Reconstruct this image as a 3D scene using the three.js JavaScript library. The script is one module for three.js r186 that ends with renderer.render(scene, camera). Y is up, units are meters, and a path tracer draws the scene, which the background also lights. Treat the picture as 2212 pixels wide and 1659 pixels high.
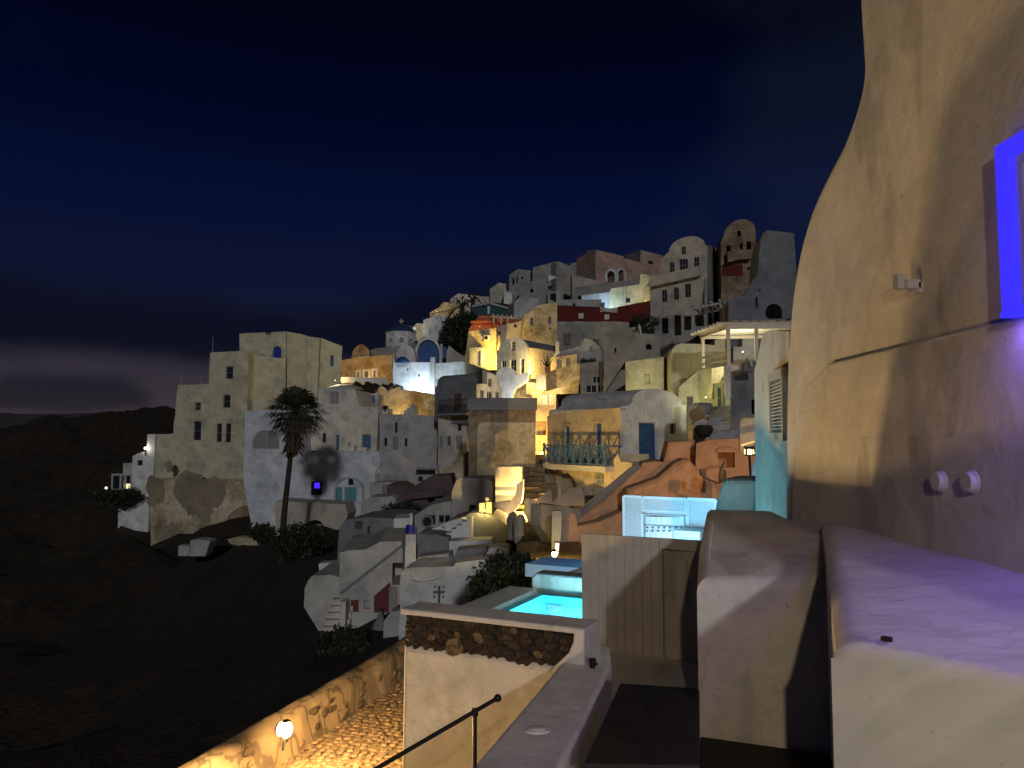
import * as THREE from 'three';
import { mergeGeometries } from 'three/addons/utils/BufferGeometryUtils.js';
import { RectAreaLightUniformsLib } from 'three/addons/lights/RectAreaLightUniformsLib.js';

// ---------------------------------------------------------------- camera, sky, moon, exposure
const scene = new THREE.Scene();
const PITCH = Math.atan(113.5 / 1628);
const camera = new THREE.PerspectiveCamera(54, 4 / 3, 0.05, 9000);
camera.rotation.x = PITCH;
scene.add(camera);
const renderer = new THREE.WebGLRenderer({ antialias: true });
renderer.toneMapping = THREE.LinearToneMapping;
renderer.toneMappingExposure = 1;
renderer.shadowMap.enabled = true;
RectAreaLightUniformsLib.init();

let seed = 7;
const rnd = () => { seed = (seed * 1664525 + 1013904223) % 4294967296; return seed / 4294967296; };
const rr = (a, b) => a + (b - a) * rnd();
const lerp = (a, b, t) => a + (b - a) * t;
const clamp = (x, a = 0, b = 1) => Math.min(b, Math.max(a, x));
const smooth = (a, b, x) => { const t = clamp((x - a) / (b - a)); return t * t * (3 - 2 * t); };
// tileable value noise
const PERM = new Uint8Array(512); { let s = 99; for (let i = 0; i < 512; i++) { s = (s * 1103515245 + 12345) % 2147483648; PERM[i] = (s >> 12) & 255; } }
const hash2 = (x, y, w) => PERM[(PERM[((x % w) + w) % w & 255] + (((y % w) + w) % w)) & 511] / 255;
function vnoise(x, y, w) {
  const xi = Math.floor(x), yi = Math.floor(y), u = smooth(0, 1, x - xi), v = smooth(0, 1, y - yi);
  return lerp(lerp(hash2(xi, yi, w), hash2(xi + 1, yi, w), u), lerp(hash2(xi, yi + 1, w), hash2(xi + 1, yi + 1, w), u), v);
}
function fbm(x, y, w, oct) { let s = 0, a = 0.5, n = 0; for (let i = 0; i < oct; i++) { s += a * vnoise(x, y, w); n += a; x = x * 2 + 3; y = y * 2 + 7; w *= 2; a *= 0.5; } return s / n; }

// night sky: deep blue overhead, a dusky mauve band low over the sea, ragged dark cloud above it
{
  const W = 1024, Hh = 512, data = new Float32Array(W * Hh * 4);
  const stops = [[-90, .004, .0035, .005], [-2, .034, .027, .032], [1.5, .046, .036, .044], [4.5, .032, .027, .038], [7, .009, .0105, .026], [12, .0042, .0072, .031], [17, .0015, .0046, .0275], [23, .0006, .0022, .0150], [30, .0003, .0008, .0060], [45, .0002, .0004, .003], [90, .0002, .0004, .0025]];
  for (let j = 0; j < Hh; j++) {
    const el = 90 - (j + 0.5) / Hh * 180;
    let k = 0; while (k < stops.length - 2 && el > stops[k + 1][0]) k++;
    const t = smooth(stops[k][0], stops[k + 1][0], el);
    const base = [1, 2, 3].map(i => lerp(stops[k][i], stops[k + 1][i], t));
    for (let i = 0; i < W; i++) {
      const az = (i + 0.5) / W * 360;
      const n = fbm(az / 360 * 24, el / 6.5 + 40, 24, 5), n2 = fbm(az / 360 * 16 + 3, el / 12 + 11, 16, 5);
      const bank = smooth(4.9, 6.4, el + (n - .5) * 4.5) * (1 - smooth(8.6, 12, el + (n - .5) * 6));
      const wisp = smooth(0.60, 0.72, fbm(az / 360 * 30 + 9, el / 3 + 5, 30, 4)) * smooth(0.5, 2, el) * (1 - smooth(3.6, 4.4, el));
      const dark = Math.max(bank * .84, wisp * .6);
      const veil = smooth(0.52, 0.75, n2) * smooth(10, 17, el) * .004;
      const o = ((Hh - 1 - j) * W + i) * 4;
      data[o] = lerp(base[0], .0028, dark) + veil * .8; data[o + 1] = lerp(base[1], .0038, dark) + veil; data[o + 2] = lerp(base[2], .0100, dark) + veil * .9; data[o + 3] = 1;
    }
  }
  const sky = new THREE.DataTexture(data, W, Hh, THREE.RGBAFormat, THREE.FloatType);
  sky.mapping = THREE.EquirectangularReflectionMapping; sky.magFilter = THREE.LinearFilter; sky.minFilter = THREE.LinearFilter; sky.needsUpdate = true;
  scene.background = sky; scene.environment = sky; scene.environmentIntensity = 1;
}
// the moon, low behind the photographer
const moon = new THREE.DirectionalLight(new THREE.Color(.98, .98, 1), 0.62);
moon.position.set(0.12 * 150, 0.27 * 150, 150 - 60); moon.target.position.set(0, 0, -60);
moon.castShadow = true; moon.shadow.radius = 4; moon.shadow.mapSize.set(2048, 2048);
Object.assign(moon.shadow.camera, { left: -90, right: 90, top: 70, bottom: -70, near: 1, far: 500 });
scene.add(moon, moon.target);

// ---------------------------------------------------------------- measuring: pixel of the photograph (2212 wide) + distance -> place
const FPX = 1628, CX = 1106, CY = 829.5, cp = Math.cos(PITCH), sp = Math.sin(PITCH);
function ray([x, y]) { const a = (x - CX) / FPX, b = -(y - CY) / FPX; const yy = b * cp + sp, zz = b * sp - cp; return new THREE.Vector3(a / -zz, yy / -zz, -1); }
const P = (p, d) => ray(p).multiplyScalar(d);
const CR = (x0, y0, w) => (u, v) => [(x0 + u * w / 2212) / 1.82278, (y0 + v * w / 2212) / 1.82278];
const qA = CR(400, 1150, 800), qB = CR(1200, 1150, 800), qC = CR(2000, 1150, 600), qD = CR(1600, 850, 800), qE = CR(2400, 850, 800), qF = CR(2000, 1500, 800), qG = CR(2600, 1250, 600), qH = CR(1200, 1700, 800),
  qI = CR(400, 1650, 800), qJ = CR(1200, 2100, 800), qK = CR(1900, 1750, 600), qL = CR(2400, 1650, 800), qM = CR(1600, 2200, 800), qU = CR(1900, 850, 600), qV = CR(1500, 2000, 600), qW = CR(2650, 1500, 500), qP = (u, v) => [u, v];
const RAD = Math.PI / 180;
class Frame { // an upright plane through a place, turned about the vertical; local x along it, y up, z out of it
  constructor(o, deg) { this.o = o.clone(); this.deg = deg; const s = Math.sin(deg * RAD), c = Math.cos(deg * RAD); this.r = new THREE.Vector3(c, 0, -s); this.n = new THREE.Vector3(s, 0, c); }
  uv(p, z = 0) { const d = ray(p), o = this.o.clone().addScaledVector(this.n, z), t = o.dot(this.n) / d.dot(this.n), w = d.multiplyScalar(t).sub(this.o); return [w.dot(this.r), w.y]; }
  at(x, y, z = 0) { return this.o.clone().addScaledVector(this.r, x).addScaledVector(this.n, z).add(new THREE.Vector3(0, y, 0)); }
  side(x, which, z = 0) { return new Frame(this.at(x, 0, z).addScaledVector(this.r, .004 * which), this.deg + 90 * which); } // which 1: the end at larger x, -1: the other
  get q() { return new THREE.Quaternion().setFromAxisAngle(new THREE.Vector3(0, 1, 0), this.deg * RAD); }
}
const FR = (p, d, deg) => new Frame(P(p, d), deg);

// ---------------------------------------------------------------- materials
function tex(n, fn, srgb = true, rep = 0.25) {
  const d = new Uint8Array(n * n * 4);
  for (let y = 0; y < n; y++) for (let x = 0; x < n; x++) { const c = fn(x / n, y / n), o = (y * n + x) * 4; for (let k = 0; k < 3; k++) d[o + k] = clamp(Array.isArray(c) ? c[k] : c) * 255; d[o + 3] = 255; }
  const t = new THREE.DataTexture(d, n, n); t.wrapS = t.wrapT = THREE.RepeatWrapping; t.magFilter = THREE.LinearFilter; t.minFilter = THREE.LinearMipmapLinearFilter; t.generateMipmaps = true;
  t.repeat.set(rep, rep); if (srgb) t.colorSpace = THREE.SRGBColorSpace; t.needsUpdate = true; return t;
}
const plasterMap = tex(512, (u, v) => { const a = fbm(u * 6, v * 6, 6, 5), b = fbm(u * 40, v * 40, 40, 3), st = fbm(u * 34, v * 3, 34, 3); const g = 0.92 + (a - .5) * .26 + (b - .5) * .08 - smooth(.62, .85, st) * .07 - smooth(.57, .6, fbm(u * 8 + 3, v * 8 + 1, 8, 5)) * .06; return [g, g * (0.995 - (a - .5) * .02), g * (0.985 - (a - .5) * .05)]; });
const plasterBump = tex(512, (u, v) => fbm(u * 10, v * 10, 10, 4) * .7 + fbm(u * 64, v * 64, 64, 3) * .3, false);
const wornMap = tex(512, (u, v) => { const a = fbm(u * 4, v * 4, 4, 6), b = fbm(u * 24, v * 24, 24, 4), st = fbm(u * 22 + 4, v * 2.5, 22, 4); let g = 0.88 + (a - .5) * .55 + (b - .5) * .22; g -= smooth(.6, .85, st) * .10 + smooth(.56, .6, fbm(u * 9 + 2, v * 9, 9, 5)) * .10; return [g, g * (.98 - (.5 - a) * .06), g * (.95 - (.6 - a) * .2)]; });
const rockMap = tex(512, (u, v) => { const a = fbm(u * 7, v * 7, 7, 6), b = Math.abs(fbm(u * 16, v * 16, 16, 4) - .5) * 2; const g = .45 + a * .5 - (b < .08 ? .2 : 0) + b * .2; return [g, g * .93, g * .82]; });
const rockBump = tex(512, (u, v) => fbm(u * 9, v * 9, 9, 6) * .7 + Math.abs(fbm(u * 20, v * 20, 20, 3) - .5) * .6, false);
const lin = (r, g, b) => new THREE.Color().setRGB(r, g, b);
const mat = (c, o = {}) => new THREE.MeshStandardMaterial({ color: c, roughness: .9, ...o });
const plaster = (c, o = {}) => mat(c, { map: plasterMap, bumpMap: plasterBump, bumpScale: .02, roughness: .94, ...o });
const M = {
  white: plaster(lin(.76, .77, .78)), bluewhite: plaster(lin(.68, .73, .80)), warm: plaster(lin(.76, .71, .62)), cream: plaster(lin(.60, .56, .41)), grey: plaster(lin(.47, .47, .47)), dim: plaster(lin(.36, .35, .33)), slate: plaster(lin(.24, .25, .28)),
  beige: plaster(lin(.52, .48, .41)), brown: mat(lin(.33, .25, .18), { map: wornMap, bumpMap: plasterBump, bumpScale: .04, roughness: .95 }), pinkwall: plaster(lin(.52, .35, .29)), mauve: plaster(lin(.13, .088, .092)), pale: plaster(lin(.58, .57, .54)), red: plaster(lin(.14, .018, .014)), terracotta: plaster(lin(.62, .20, .08)), peach: plaster(lin(.66, .39, .24)),
  bare: plaster(lin(.30, .25, .18)), creamwall: plaster(lin(.76, .63, .42)),
  lime: plaster(lin(.68, .65, .44)), ochre: mat(lin(.62, .42, .2), { map: wornMap, bumpMap: plasterBump, bumpScale: .06, roughness: .95 }), worn: mat(lin(.60, .53, .40), { map: wornMap, bumpMap: plasterBump, bumpScale: .05, roughness: .95 }), wornyellow: mat(lin(.72, .59, .38), { map: wornMap, bumpMap: plasterBump, bumpScale: .03, roughness: .95 }),
  rock: mat(lin(.048, .036, .022), { map: rockMap, bumpMap: rockBump, bumpScale: .25, roughness: 1 }), lava: mat(lin(.075, .06, .05), { map: rockMap, bumpMap: rockBump, bumpScale: .02, roughness: .95 }), lava2: mat(lin(.13, .10, .075), { map: rockMap, bumpMap: rockBump, bumpScale: .02, roughness: .95 }), mortar: mat(lin(.045, .04, .035), { map: rockMap, bumpMap: rockBump, bumpScale: .05, roughness: 1 }),
  cobble: mat(lin(.42, .33, .22), { map: rockMap, bumpMap: rockBump, bumpScale: .02 }), cobble2: mat(lin(.33, .26, .18), { map: rockMap, bumpMap: rockBump, bumpScale: .02 }), cobble3: mat(lin(.5, .41, .29), { map: rockMap, bumpMap: rockBump, bumpScale: .02 }),
  blue: plaster(lin(.03, .10, .34), { roughness: .7 }), bluedoor: mat(lin(.03, .10, .22), { roughness: .5 }), bluerail: mat(lin(.08, .16, .28), { roughness: .6 }), deepblue: mat(lin(.01, .02, .30), { roughness: .5 }), teal: mat(lin(.07, .25, .26), { roughness: .6 }),
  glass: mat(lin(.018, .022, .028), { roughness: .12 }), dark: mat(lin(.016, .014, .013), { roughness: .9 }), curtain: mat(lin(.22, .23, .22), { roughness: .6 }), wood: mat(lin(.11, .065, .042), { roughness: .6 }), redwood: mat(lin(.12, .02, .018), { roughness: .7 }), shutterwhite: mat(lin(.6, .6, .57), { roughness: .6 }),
  frame: mat(lin(.42, .42, .41), { roughness: .6 }), iron: mat(lin(.012, .011, .01), { roughness: .45, metalness: .4 }), steel: mat(lin(.4, .42, .43), { roughness: .4, metalness: .6 }), plastic: mat(lin(.62, .62, .60), { roughness: .5 }),
  leaf: mat(lin(.022, .034, .014), { roughness: .7, side: THREE.DoubleSide }), palmleaf: mat(lin(.040, .048, .022), { roughness: .7, side: THREE.DoubleSide }), palmdead: mat(lin(.07, .05, .03), { roughness: .9, side: THREE.DoubleSide }), bark: mat(lin(.075, .055, .04), { map: rockMap, bumpMap: rockBump, bumpScale: .05 }),
  boards: mat(lin(.60, .56, .49), { map: plasterMap, roughness: .6 }), tile: mat(lin(.62, .70, .72), { roughness: .25 }), lattice: mat(lin(.72, .76, .78), { roughness: .6 }), topslate: mat(lin(.03, .028, .027), { map: rockMap, roughness: .7 }), clay: mat(lin(.38, .18, .10)),
};

// ---------------------------------------------------------------- building things
const used = {};
const numbered = n => { used[n] = (used[n] || 0) + 1; return used[n] === 1 ? n : `${n}_${String(used[n] - 1).padStart(3, '0')}`; };
function tag(o, label, category, group, kind) { if (label) o.userData.label = label; if (category) o.userData.category = category; if (group) o.userData.group = group; if (kind) o.userData.kind = kind; return o; }
function thing(name, label, category, F, group) { const g = new THREE.Group(); g.name = numbered(name); g.position.copy(F.o); g.quaternion.copy(F.q); scene.add(g); return tag(g, label, category, group); }
function shade(m) { m.castShadow = m.receiveShadow = true; return m; }
// a named mesh; geometry is in frame F, parent any group or mesh
function put(name, geo, material, parent, F) {
  const m = shade(new THREE.Mesh(geo, material)); m.name = parent ? name : numbered(name);
  (parent || scene).add(m);
  if (F) { const w = new THREE.Matrix4().compose(F.o, F.q, new THREE.Vector3(1, 1, 1)); if (parent) { parent.updateWorldMatrix(true, false); w.premultiply(parent.matrixWorld.clone().invert()); } w.decompose(m.position, m.quaternion, m.scale); }
  return m;
}
const structure = m => tag(m, null, null, null, 'structure');
const clean = g => { g = g.index ? g.toNonIndexed() : g; for (const k of Object.keys(g.attributes)) if (!['position', 'normal', 'uv'].includes(k)) g.deleteAttribute(k); return g; };
const join = a => mergeGeometries(a.map(clean));
function box(x0, y0, z0, x1, y1, z1) { const g = new THREE.BoxGeometry(Math.abs(x1 - x0), Math.abs(y1 - y0), Math.abs(z1 - z0)); g.translate((x0 + x1) / 2, (y0 + y1) / 2, (z0 + z1) / 2); return g; }
function bar(a, b, w, h = w) { // square bar from a to b
  const d = b.clone().sub(a), L = d.length(), g = new THREE.BoxGeometry(w, h, L); const up = Math.abs(d.y) > .98 * L ? new THREE.Vector3(1, 0, 0) : new THREE.Vector3(0, 1, 0);
  g.applyMatrix4(new THREE.Matrix4().lookAt(new THREE.Vector3(), d.clone().negate(), up)); const m = a.clone().add(b).multiplyScalar(.5); g.translate(m.x, m.y, m.z); return g;
}
function rod(a, b, r, r2 = r, n = 8) { const d = b.clone().sub(a), g = new THREE.CylinderGeometry(r2, r, d.length(), n); g.applyQuaternion(new THREE.Quaternion().setFromUnitVectors(new THREE.Vector3(0, 1, 0), d.clone().normalize())); const m = a.clone().add(b).multiplyScalar(.5); g.translate(m.x, m.y, m.z); return g; }
const V3 = (x, y, z) => new THREE.Vector3(x, y, z);
function slab(shape, t, z = 0, bevel = 0) { const g = new THREE.ExtrudeGeometry(shape, bevel ? { depth: Math.max(.01, t - 2 * bevel), bevelEnabled: true, bevelSize: bevel, bevelThickness: bevel, bevelOffset: -bevel, bevelSegments: 3, curveSegments: 18 } : { depth: t, bevelEnabled: false, curveSegments: 18 }); g.translate(0, 0, z - t + (bevel ? bevel : 0)); return g; }
const poly = pts => new THREE.Shape(pts.map(p => new THREE.Vector2(p[0], p[1])));
// outline in crop pixels -> local points; a member ['arc', u, v] bends through that apex
function outline(F, c, pts, dn = 0) {
  const loc = pts.map(p => p[0] === 'arc' ? ['arc', ...F.uv(c(p[1], p[2]))] : F.uv(c(p[0], p[1])));
  const ys = loc.filter(p => p[0] !== 'arc').map(p => p[1]), lo = Math.min(...ys), span = Math.max(...ys) - lo, out = [];
  loc.forEach((p, i) => {
    if (p[0] !== 'arc') { out.push([p[0], dn && p[1] < lo + span * .12 ? lo - dn : p[1]]); return; }
    const a = loc[(i + loc.length - 1) % loc.length], b = loc[(i + 1) % loc.length], m = [(a[0] + b[0]) / 2, (a[1] + b[1]) / 2];
    for (let k = 1; k < 16; k++) { const t = k / 16 * Math.PI; out.push([m[0] - (b[0] - a[0]) / 2 * Math.cos(t) + (p[1] - m[0]) * Math.sin(t), m[1] - (b[1] - a[1]) / 2 * Math.cos(t) + (p[2] - m[1]) * Math.sin(t)]); }
  });
  if (F.o.length() < 20) return out;
  const fine = []; out.forEach((p, i) => { const q = out[(i + 1) % out.length], L = Math.hypot(q[0] - p[0], q[1] - p[1]), n = Math.min(12, Math.floor(L / .8)); fine.push(p); for (let k = 1; k < n; k++) { const t = k / n, j = (fbm(p[0] + q[1] * 3 + k * .9 + 60, p[1] + i * 7 + 60, 1024, 2) - .5) * .11; fine.push([lerp(p[0], q[0], t) - (q[1] - p[1]) / L * j, lerp(p[1], q[1], t) + (q[0] - p[0]) / L * j]); } });
  return fine;
}
function archPts(x0, y0, x1, y1, rise) { const s = y1 - rise, out = [[x0, y0], [x1, y0], [x1, s]]; for (let k = 1; k < 12; k++) { const t = k / 12 * Math.PI; out.push([(x0 + x1) / 2 + (x1 - x0) / 2 * Math.cos(t), s + rise * Math.sin(t)]); } out.push([x0, s]); return out; }
function rectOf(F, c, o) { const a = F.uv(c(o[1], o[2])), b = F.uv(c(o[3], o[4])); return [Math.min(a[0], b[0]), Math.min(a[1], b[1]), Math.max(a[0], b[0]), Math.max(a[1], b[1])]; }
// fills one opening of a wall: window (frame > pane), door (leaf > frame, handle) or a plain recess
function fill(root, F, o, r) {
  const [k, , , , , e = {}] = o, [x0, y0, x1, y1] = r, w = x1 - x0, h = y1 - y0, rise = e.arch ? Math.min(w / 2 * e.arch, h * .9) : 0;
  const inner = i => e.arch ? archPts(x0 + i, y0 + i, x1 - i, y1 - i, Math.max(.02, rise - i)) : [[x0 + i, y0 + i], [x1 - i, y0 + i], [x1 - i, y1 - i], [x0 + i, y1 - i]];
  if (k === 'n') { if (!e.pm) return; put(e.name || 'recess', slab(poly(inner(.004)), .04, -.23), e.pm || M.dark, root, F); return; }
  const fw = Math.min(.055, w * .09, h * .09), ring = poly(inner(.003)); ring.holes.push(new THREE.Path(inner(fw).map(p => new THREE.Vector2(...p))));
  const fg = [slab(ring, .08, -.1)], nx = e.nx ?? (w > .7 ? 2 : 1), ny = e.ny ?? (h > 1.1 ? 2 : 1);
  for (let i = 1; i < nx; i++) fg.push(box(x0 + w * i / nx - .022, y0 + fw, -.17, x0 + w * i / nx + .022, y1 - fw - (e.arch ? rise * .1 : 0), -.115));
  for (let i = 1; i < ny; i++) fg.push(box(x0 + fw, y0 + (h - rise) * i / ny - .02, -.168, x1 - fw, y0 + (h - rise) * i / ny + .02, -.117));
  if (k === 'w') {
    const f = put('window', join(fg), e.fm || M.frame, root, F); put('pane', slab(poly(inner(fw * .7)), .02, -.15), e.pm || M.glass, f);
    if (e.sill) put('sill', box(x0 - .08, y0 - .07, -.1, x1 + .08, y0 - .004, .09), M.white, f);
    if (e.glow) { }
  } else if (k === 'd') {
    const leafs = [], n = e.nx ?? (w > 1 ? 2 : 1);
    for (let i = 0; i < n; i++) { const a = x0 + fw + (w - 2 * fw) * i / n + .006, b = x0 + fw + (w - 2 * fw) * (i + 1) / n - .006; leafs.push(box(a, y0 + .01, -.19, b, y1 - fw, -.14)); for (const [p, q] of [[.06, .3], [.36, .62], [.68, .93]]) leafs.push(box(a + .08 * (b - a) + .02, y0 + h * p, -.142, b - .08 * (b - a) - .02, y0 + h * q, -.128)); }
    const d = put('door', join(leafs), e.pm || M.wood, root, F); put('door_frame', slab(ring, .08, -.08), e.fm || M.frame, d);
    if (h > 1) put('handle', box(x0 + w * .48, y0 + h * .44, -.14, x0 + w * .48 + .04, y0 + h * .5, -.09), M.steel, d);
  }
}
// one face of a building: a wall of the outline's shape, t metres deep behind the plane, its openings real holes .28 m deep
function face(root, F, c, pts, { t = 5, m = M.white, op = [], dn = 0, name = 'wall', bevel = 0 } = {}) {
  const pl = outline(F, c, pts, dn), sh = poly(pl);
  if (!op.length) return put(name, slab(sh, t, 0, bevel), m, root, F);
  const rects = op.map(o => rectOf(F, o[5]?.c || c, o)), shell = poly(pl);
  rects.forEach((r, i) => { const e = op[i][5] || {}, [x0, y0, x1, y1] = r, hp = e.arch ? archPts(x0, y0, x1, y1, Math.min((x1 - x0) / 2 * e.arch, (y1 - y0) * .9)) : [[x0, y0], [x1, y0], [x1, y1], [x0, y1]]; shell.holes.push(new THREE.Path(hp.map(p => new THREE.Vector2(...p)))); });
  const deep = poly(pl); let nd = 0; op.forEach((o, i) => { if (o[0] === 'n' && !o[5]?.pm) { deep.holes.push(shell.holes[i]); nd++; } });
  const D = nd && t > .9 ? Math.min(1.8, t - .5) : 0, parts = [slab(shell, .28)]; if (D) parts.push(slab(deep, D, -.28)); if (t > .3) parts.push(slab(sh, t - .28 - D, -.28 - D));
  const w = put(name, join(parts), m, root, F); op.forEach((o, i) => fill(root, F, o, rects[i])); return w;
}
function house(name, label, c, anchor, d, deg, pts, o = {}) { const F = FR(c(...anchor), d, deg), r = thing(name, label, o.cat || 'house', F, o.group); face(r, F, c, pts, { dn: 2, ...o }); return { r, F, c }; }
// cap along the straight top of a wall between two crop points
function coping(H, a, b, { h = .12, w = .35, out = .05, m = M.white, name = 'coping' } = {}) { const p = H.F.uv(H.c(...a)), q = H.F.uv(H.c(...b)); const g = slab(poly([[p[0] - out, p[1]], [q[0] + out, q[1]], [q[0] + out, q[1] + h], [p[0] - out, p[1] + h]]), w, out); put(name, g, m, H.r, H.F); }
// a lamp: small fitting, glowing bulb and its light
function lamp(name, label, pos, color, cd, { r = .045, fit = 'wall', glow = 3, group, cat = 'lamp' } = {}) {
  const F = new Frame(pos, 0), g = thing(name, label, cat, F, group), col = lin(...color);
  if (r < .06 && !label.includes('visible')) glow = Math.min(glow, 2);
  const bulb = put('bulb', new THREE.SphereGeometry(r, 14, 10), mat(lin(.9, .9, .9), { emissive: col, emissiveIntensity: glow }), g);
  if (fit === 'wall') put('bracket', join([box(-r * .5, -r * 1.9, -r * .5, r * .5, -r * .95, r * .5), rod(V3(0, -r * 1.9, 0), V3(0, -r * 4.5, 0), r * .3)]), M.iron, g);
  if (fit === 'cap') { put('cap', new THREE.ConeGeometry(r * 1.5, r * .9, 12).translate(0, r * 1.35, 0), M.iron, g); put('base', new THREE.CylinderGeometry(r * .7, r * .9, r * .8, 12).translate(0, -r * 1.3, 0), M.iron, g); }
  if (fit === 'spot') put('housing', join([new THREE.CylinderGeometry(r * 1.25, r * 1.25, r * .5, 14).translate(0, -r * 1.2, 0), box(-r * .4, -r * 4, -r * .4, r * .4, -r * 1.4, r * .4)]), M.iron, g);
  const l = new THREE.PointLight(col, cd, 0, 2); l.castShadow = true; l.shadow.radius = Math.max(1, r / .02); g.add(l); return g;
}

// ragged thin plaster or bare patch on a wall
function blotch(root, F, c, u, v, s, m, name = 'plaster_patch', tall = 1.1) { const p = F.uv(c(u, v)), pts = [], k = u * .13 + v * .07; for (let i = 0; i < 40; i++) { const a = i / 40 * 6.2832, q = s * (.35 + 1.3 * fbm(Math.cos(a) * 1.3 + 50 + k, Math.sin(a) * 1.3 + 50, 512, 4)); pts.push([p[0] + Math.cos(a) * q, p[1] + Math.sin(a) * q * tall]); } return put(name, slab(poly(pts), .05, .012 + ((u * 7 + v * 3) % 17) * .001), m, root, F); }

// ---------------------------------------------------------------- the setting: hillside, sea, far hills, lane
const groundPts = [];
for (const [x, y, d] of [[640, 1205, 50], [750, 1165, 56], [560, 1225, 60], [850, 1150, 55], [950, 1120, 52], [1080, 1130, 37], [1000, 1215, 31], [900, 1385, 25], [780, 1400, 26], [700, 1370, 31], [1250, 1075, 36], [900, 930, 74], [780, 890, 80], [760, 850, 90], [1000, 860, 80], [1150, 850, 76], [1180, 900, 62], [1250, 900, 58], [1400, 945, 46], [1550, 970, 38], [1300, 760, 86], [1080, 655, 104], [1200, 660, 112], [1300, 640, 106], [1480, 705, 86], [1600, 705, 70], [1700, 760, 60], [1700, 640, 90], [900, 760, 100], [800, 840, 96], [930, 720, 100],
  [450, 1205, 62], [380, 1165, 66], [300, 1140, 73], [200, 1165, 72], [100, 1230, 62], [20, 1420, 42], [150, 1420, 37], [300, 1420, 32], [480, 1430, 28], [600, 1330, 34], [250, 1670, 18], [500, 1720, 13], [50, 1660, 24],
  [350, 883, 150], [250, 898, 150], [150, 905, 150], [40, 925, 150], [330, 960, 115], [220, 1010, 108], [120, 1080, 102], [20, 1180, 95], [360, 1060, 85]]) { const p = P([x, y], d); groundPts.push([p.x, d, p.y]); }
groundPts.push([0, 4, -6], [3, 4, -6], [6, 6, -6], [4, 13, -5.5], [7, 18, -4.5], [1, 13, -5.5], [-1.5, 10, -5.6], [-4, 9, -7], [-7, 8, -9], [-14, 8, -15], [1, 22, -4.6], [3, 28, -4.4], [8, 28, -2.5], [14, 35, 1], [20, 40, 4], [30, 60, 16], [40, 90, 22], [45, 130, 18], [10, 150, 10], [-20, 150, 6], [-40, 12, -30], [-70, 40, -42], [-90, 80, -45], [-130, 150, -60], [-110, 180, -30], [-30, 185, 0], [70, 180, 8], [60, 20, 5], [-150, 60, -80]);
function groundY(x, d) {
  let s = 0, w = 0; for (const [px, pd, py] of groundPts) { const q = (px - x) ** 2 + (pd - d) ** 2 + .4, k = 1 / (q * Math.sqrt(q)); s += k * py; w += k; }
  const far = smooth(14, 60, d); return s / w + (fbm(x / 6 + 50, d / 6 + 50, 4096, 5) - .5) * lerp(.5, 3.4, far) * (x < -12 || d > 125 ? 1.5 : .5);
}
{
  const X0 = -150, X1 = 76, D0 = 3, D1 = 188, st = 1.25, nx = Math.round((X1 - X0) / st), nd = Math.round((D1 - D0) / st), pos = [], uv = [], idx = [];
  for (let j = 0; j <= nd; j++) for (let i = 0; i <= nx; i++) { const x = X0 + i * st, d = D0 + j * st; pos.push(x, groundY(x, d), -d); uv.push(x, d); }
  for (let j = 0; j < nd; j++) for (let i = 0; i < nx; i++) { const a = j * (nx + 1) + i, b = a + 1, c = a + nx + 1, e = c + 1; idx.push(a, b, c, b, e, c); }
  const g = new THREE.BufferGeometry(); g.setAttribute('position', new THREE.Float32BufferAttribute(pos, 3)); g.setAttribute('uv', new THREE.Float32BufferAttribute(uv, 2)); g.setIndex(idx); g.computeVertexNormals();
  structure(put('hillside_ground', g, M.rock));
  structure(put('sea', new THREE.PlaneGeometry(14000, 14000).rotateX(-Math.PI / 2).translate(0, -95, -2000), mat(lin(.012, .016, .024), { roughness: .35 })));
}
// far headlands across the bay
function headland(x0, x1, d, top, seedv, m) {
  const n = 70, pos = [], idx = []; for (let i = 0; i <= n; i++) { const t = i / n, x = lerp(x0, x1, t), h = top(t) + (fbm(t * 14 + seedv, seedv, 256, 4) - .5) * d * .012; for (let k = 0; k <= 6; k++) { const s = k / 6; pos.push(x + (fbm(t * 20, s * 6 + seedv, 256, 3) - .5) * d * .02, lerp(h, -100, s), -d + s * d * .22 + (fbm(t * 30 + 7, s * 8, 256, 3) - .5) * d * .03); } }
  for (let i = 0; i < n; i++) for (let k = 0; k < 6; k++) { const a = i * 7 + k; idx.push(a, a + 1, a + 7, a + 1, a + 8, a + 7); }
  const g = new THREE.BufferGeometry(); g.setAttribute('position', new THREE.Float32BufferAttribute(pos, 3)); g.setIndex(idx); g.computeVertexNormals(); structure(put('far_hill', g, m));
}
headland(-560, 60, 620, t => lerp(17, 19, t) + 3 * Math.sin(t * 5), 3.1, mat(lin(.045, .042, .045), { side: THREE.DoubleSide }));

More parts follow.
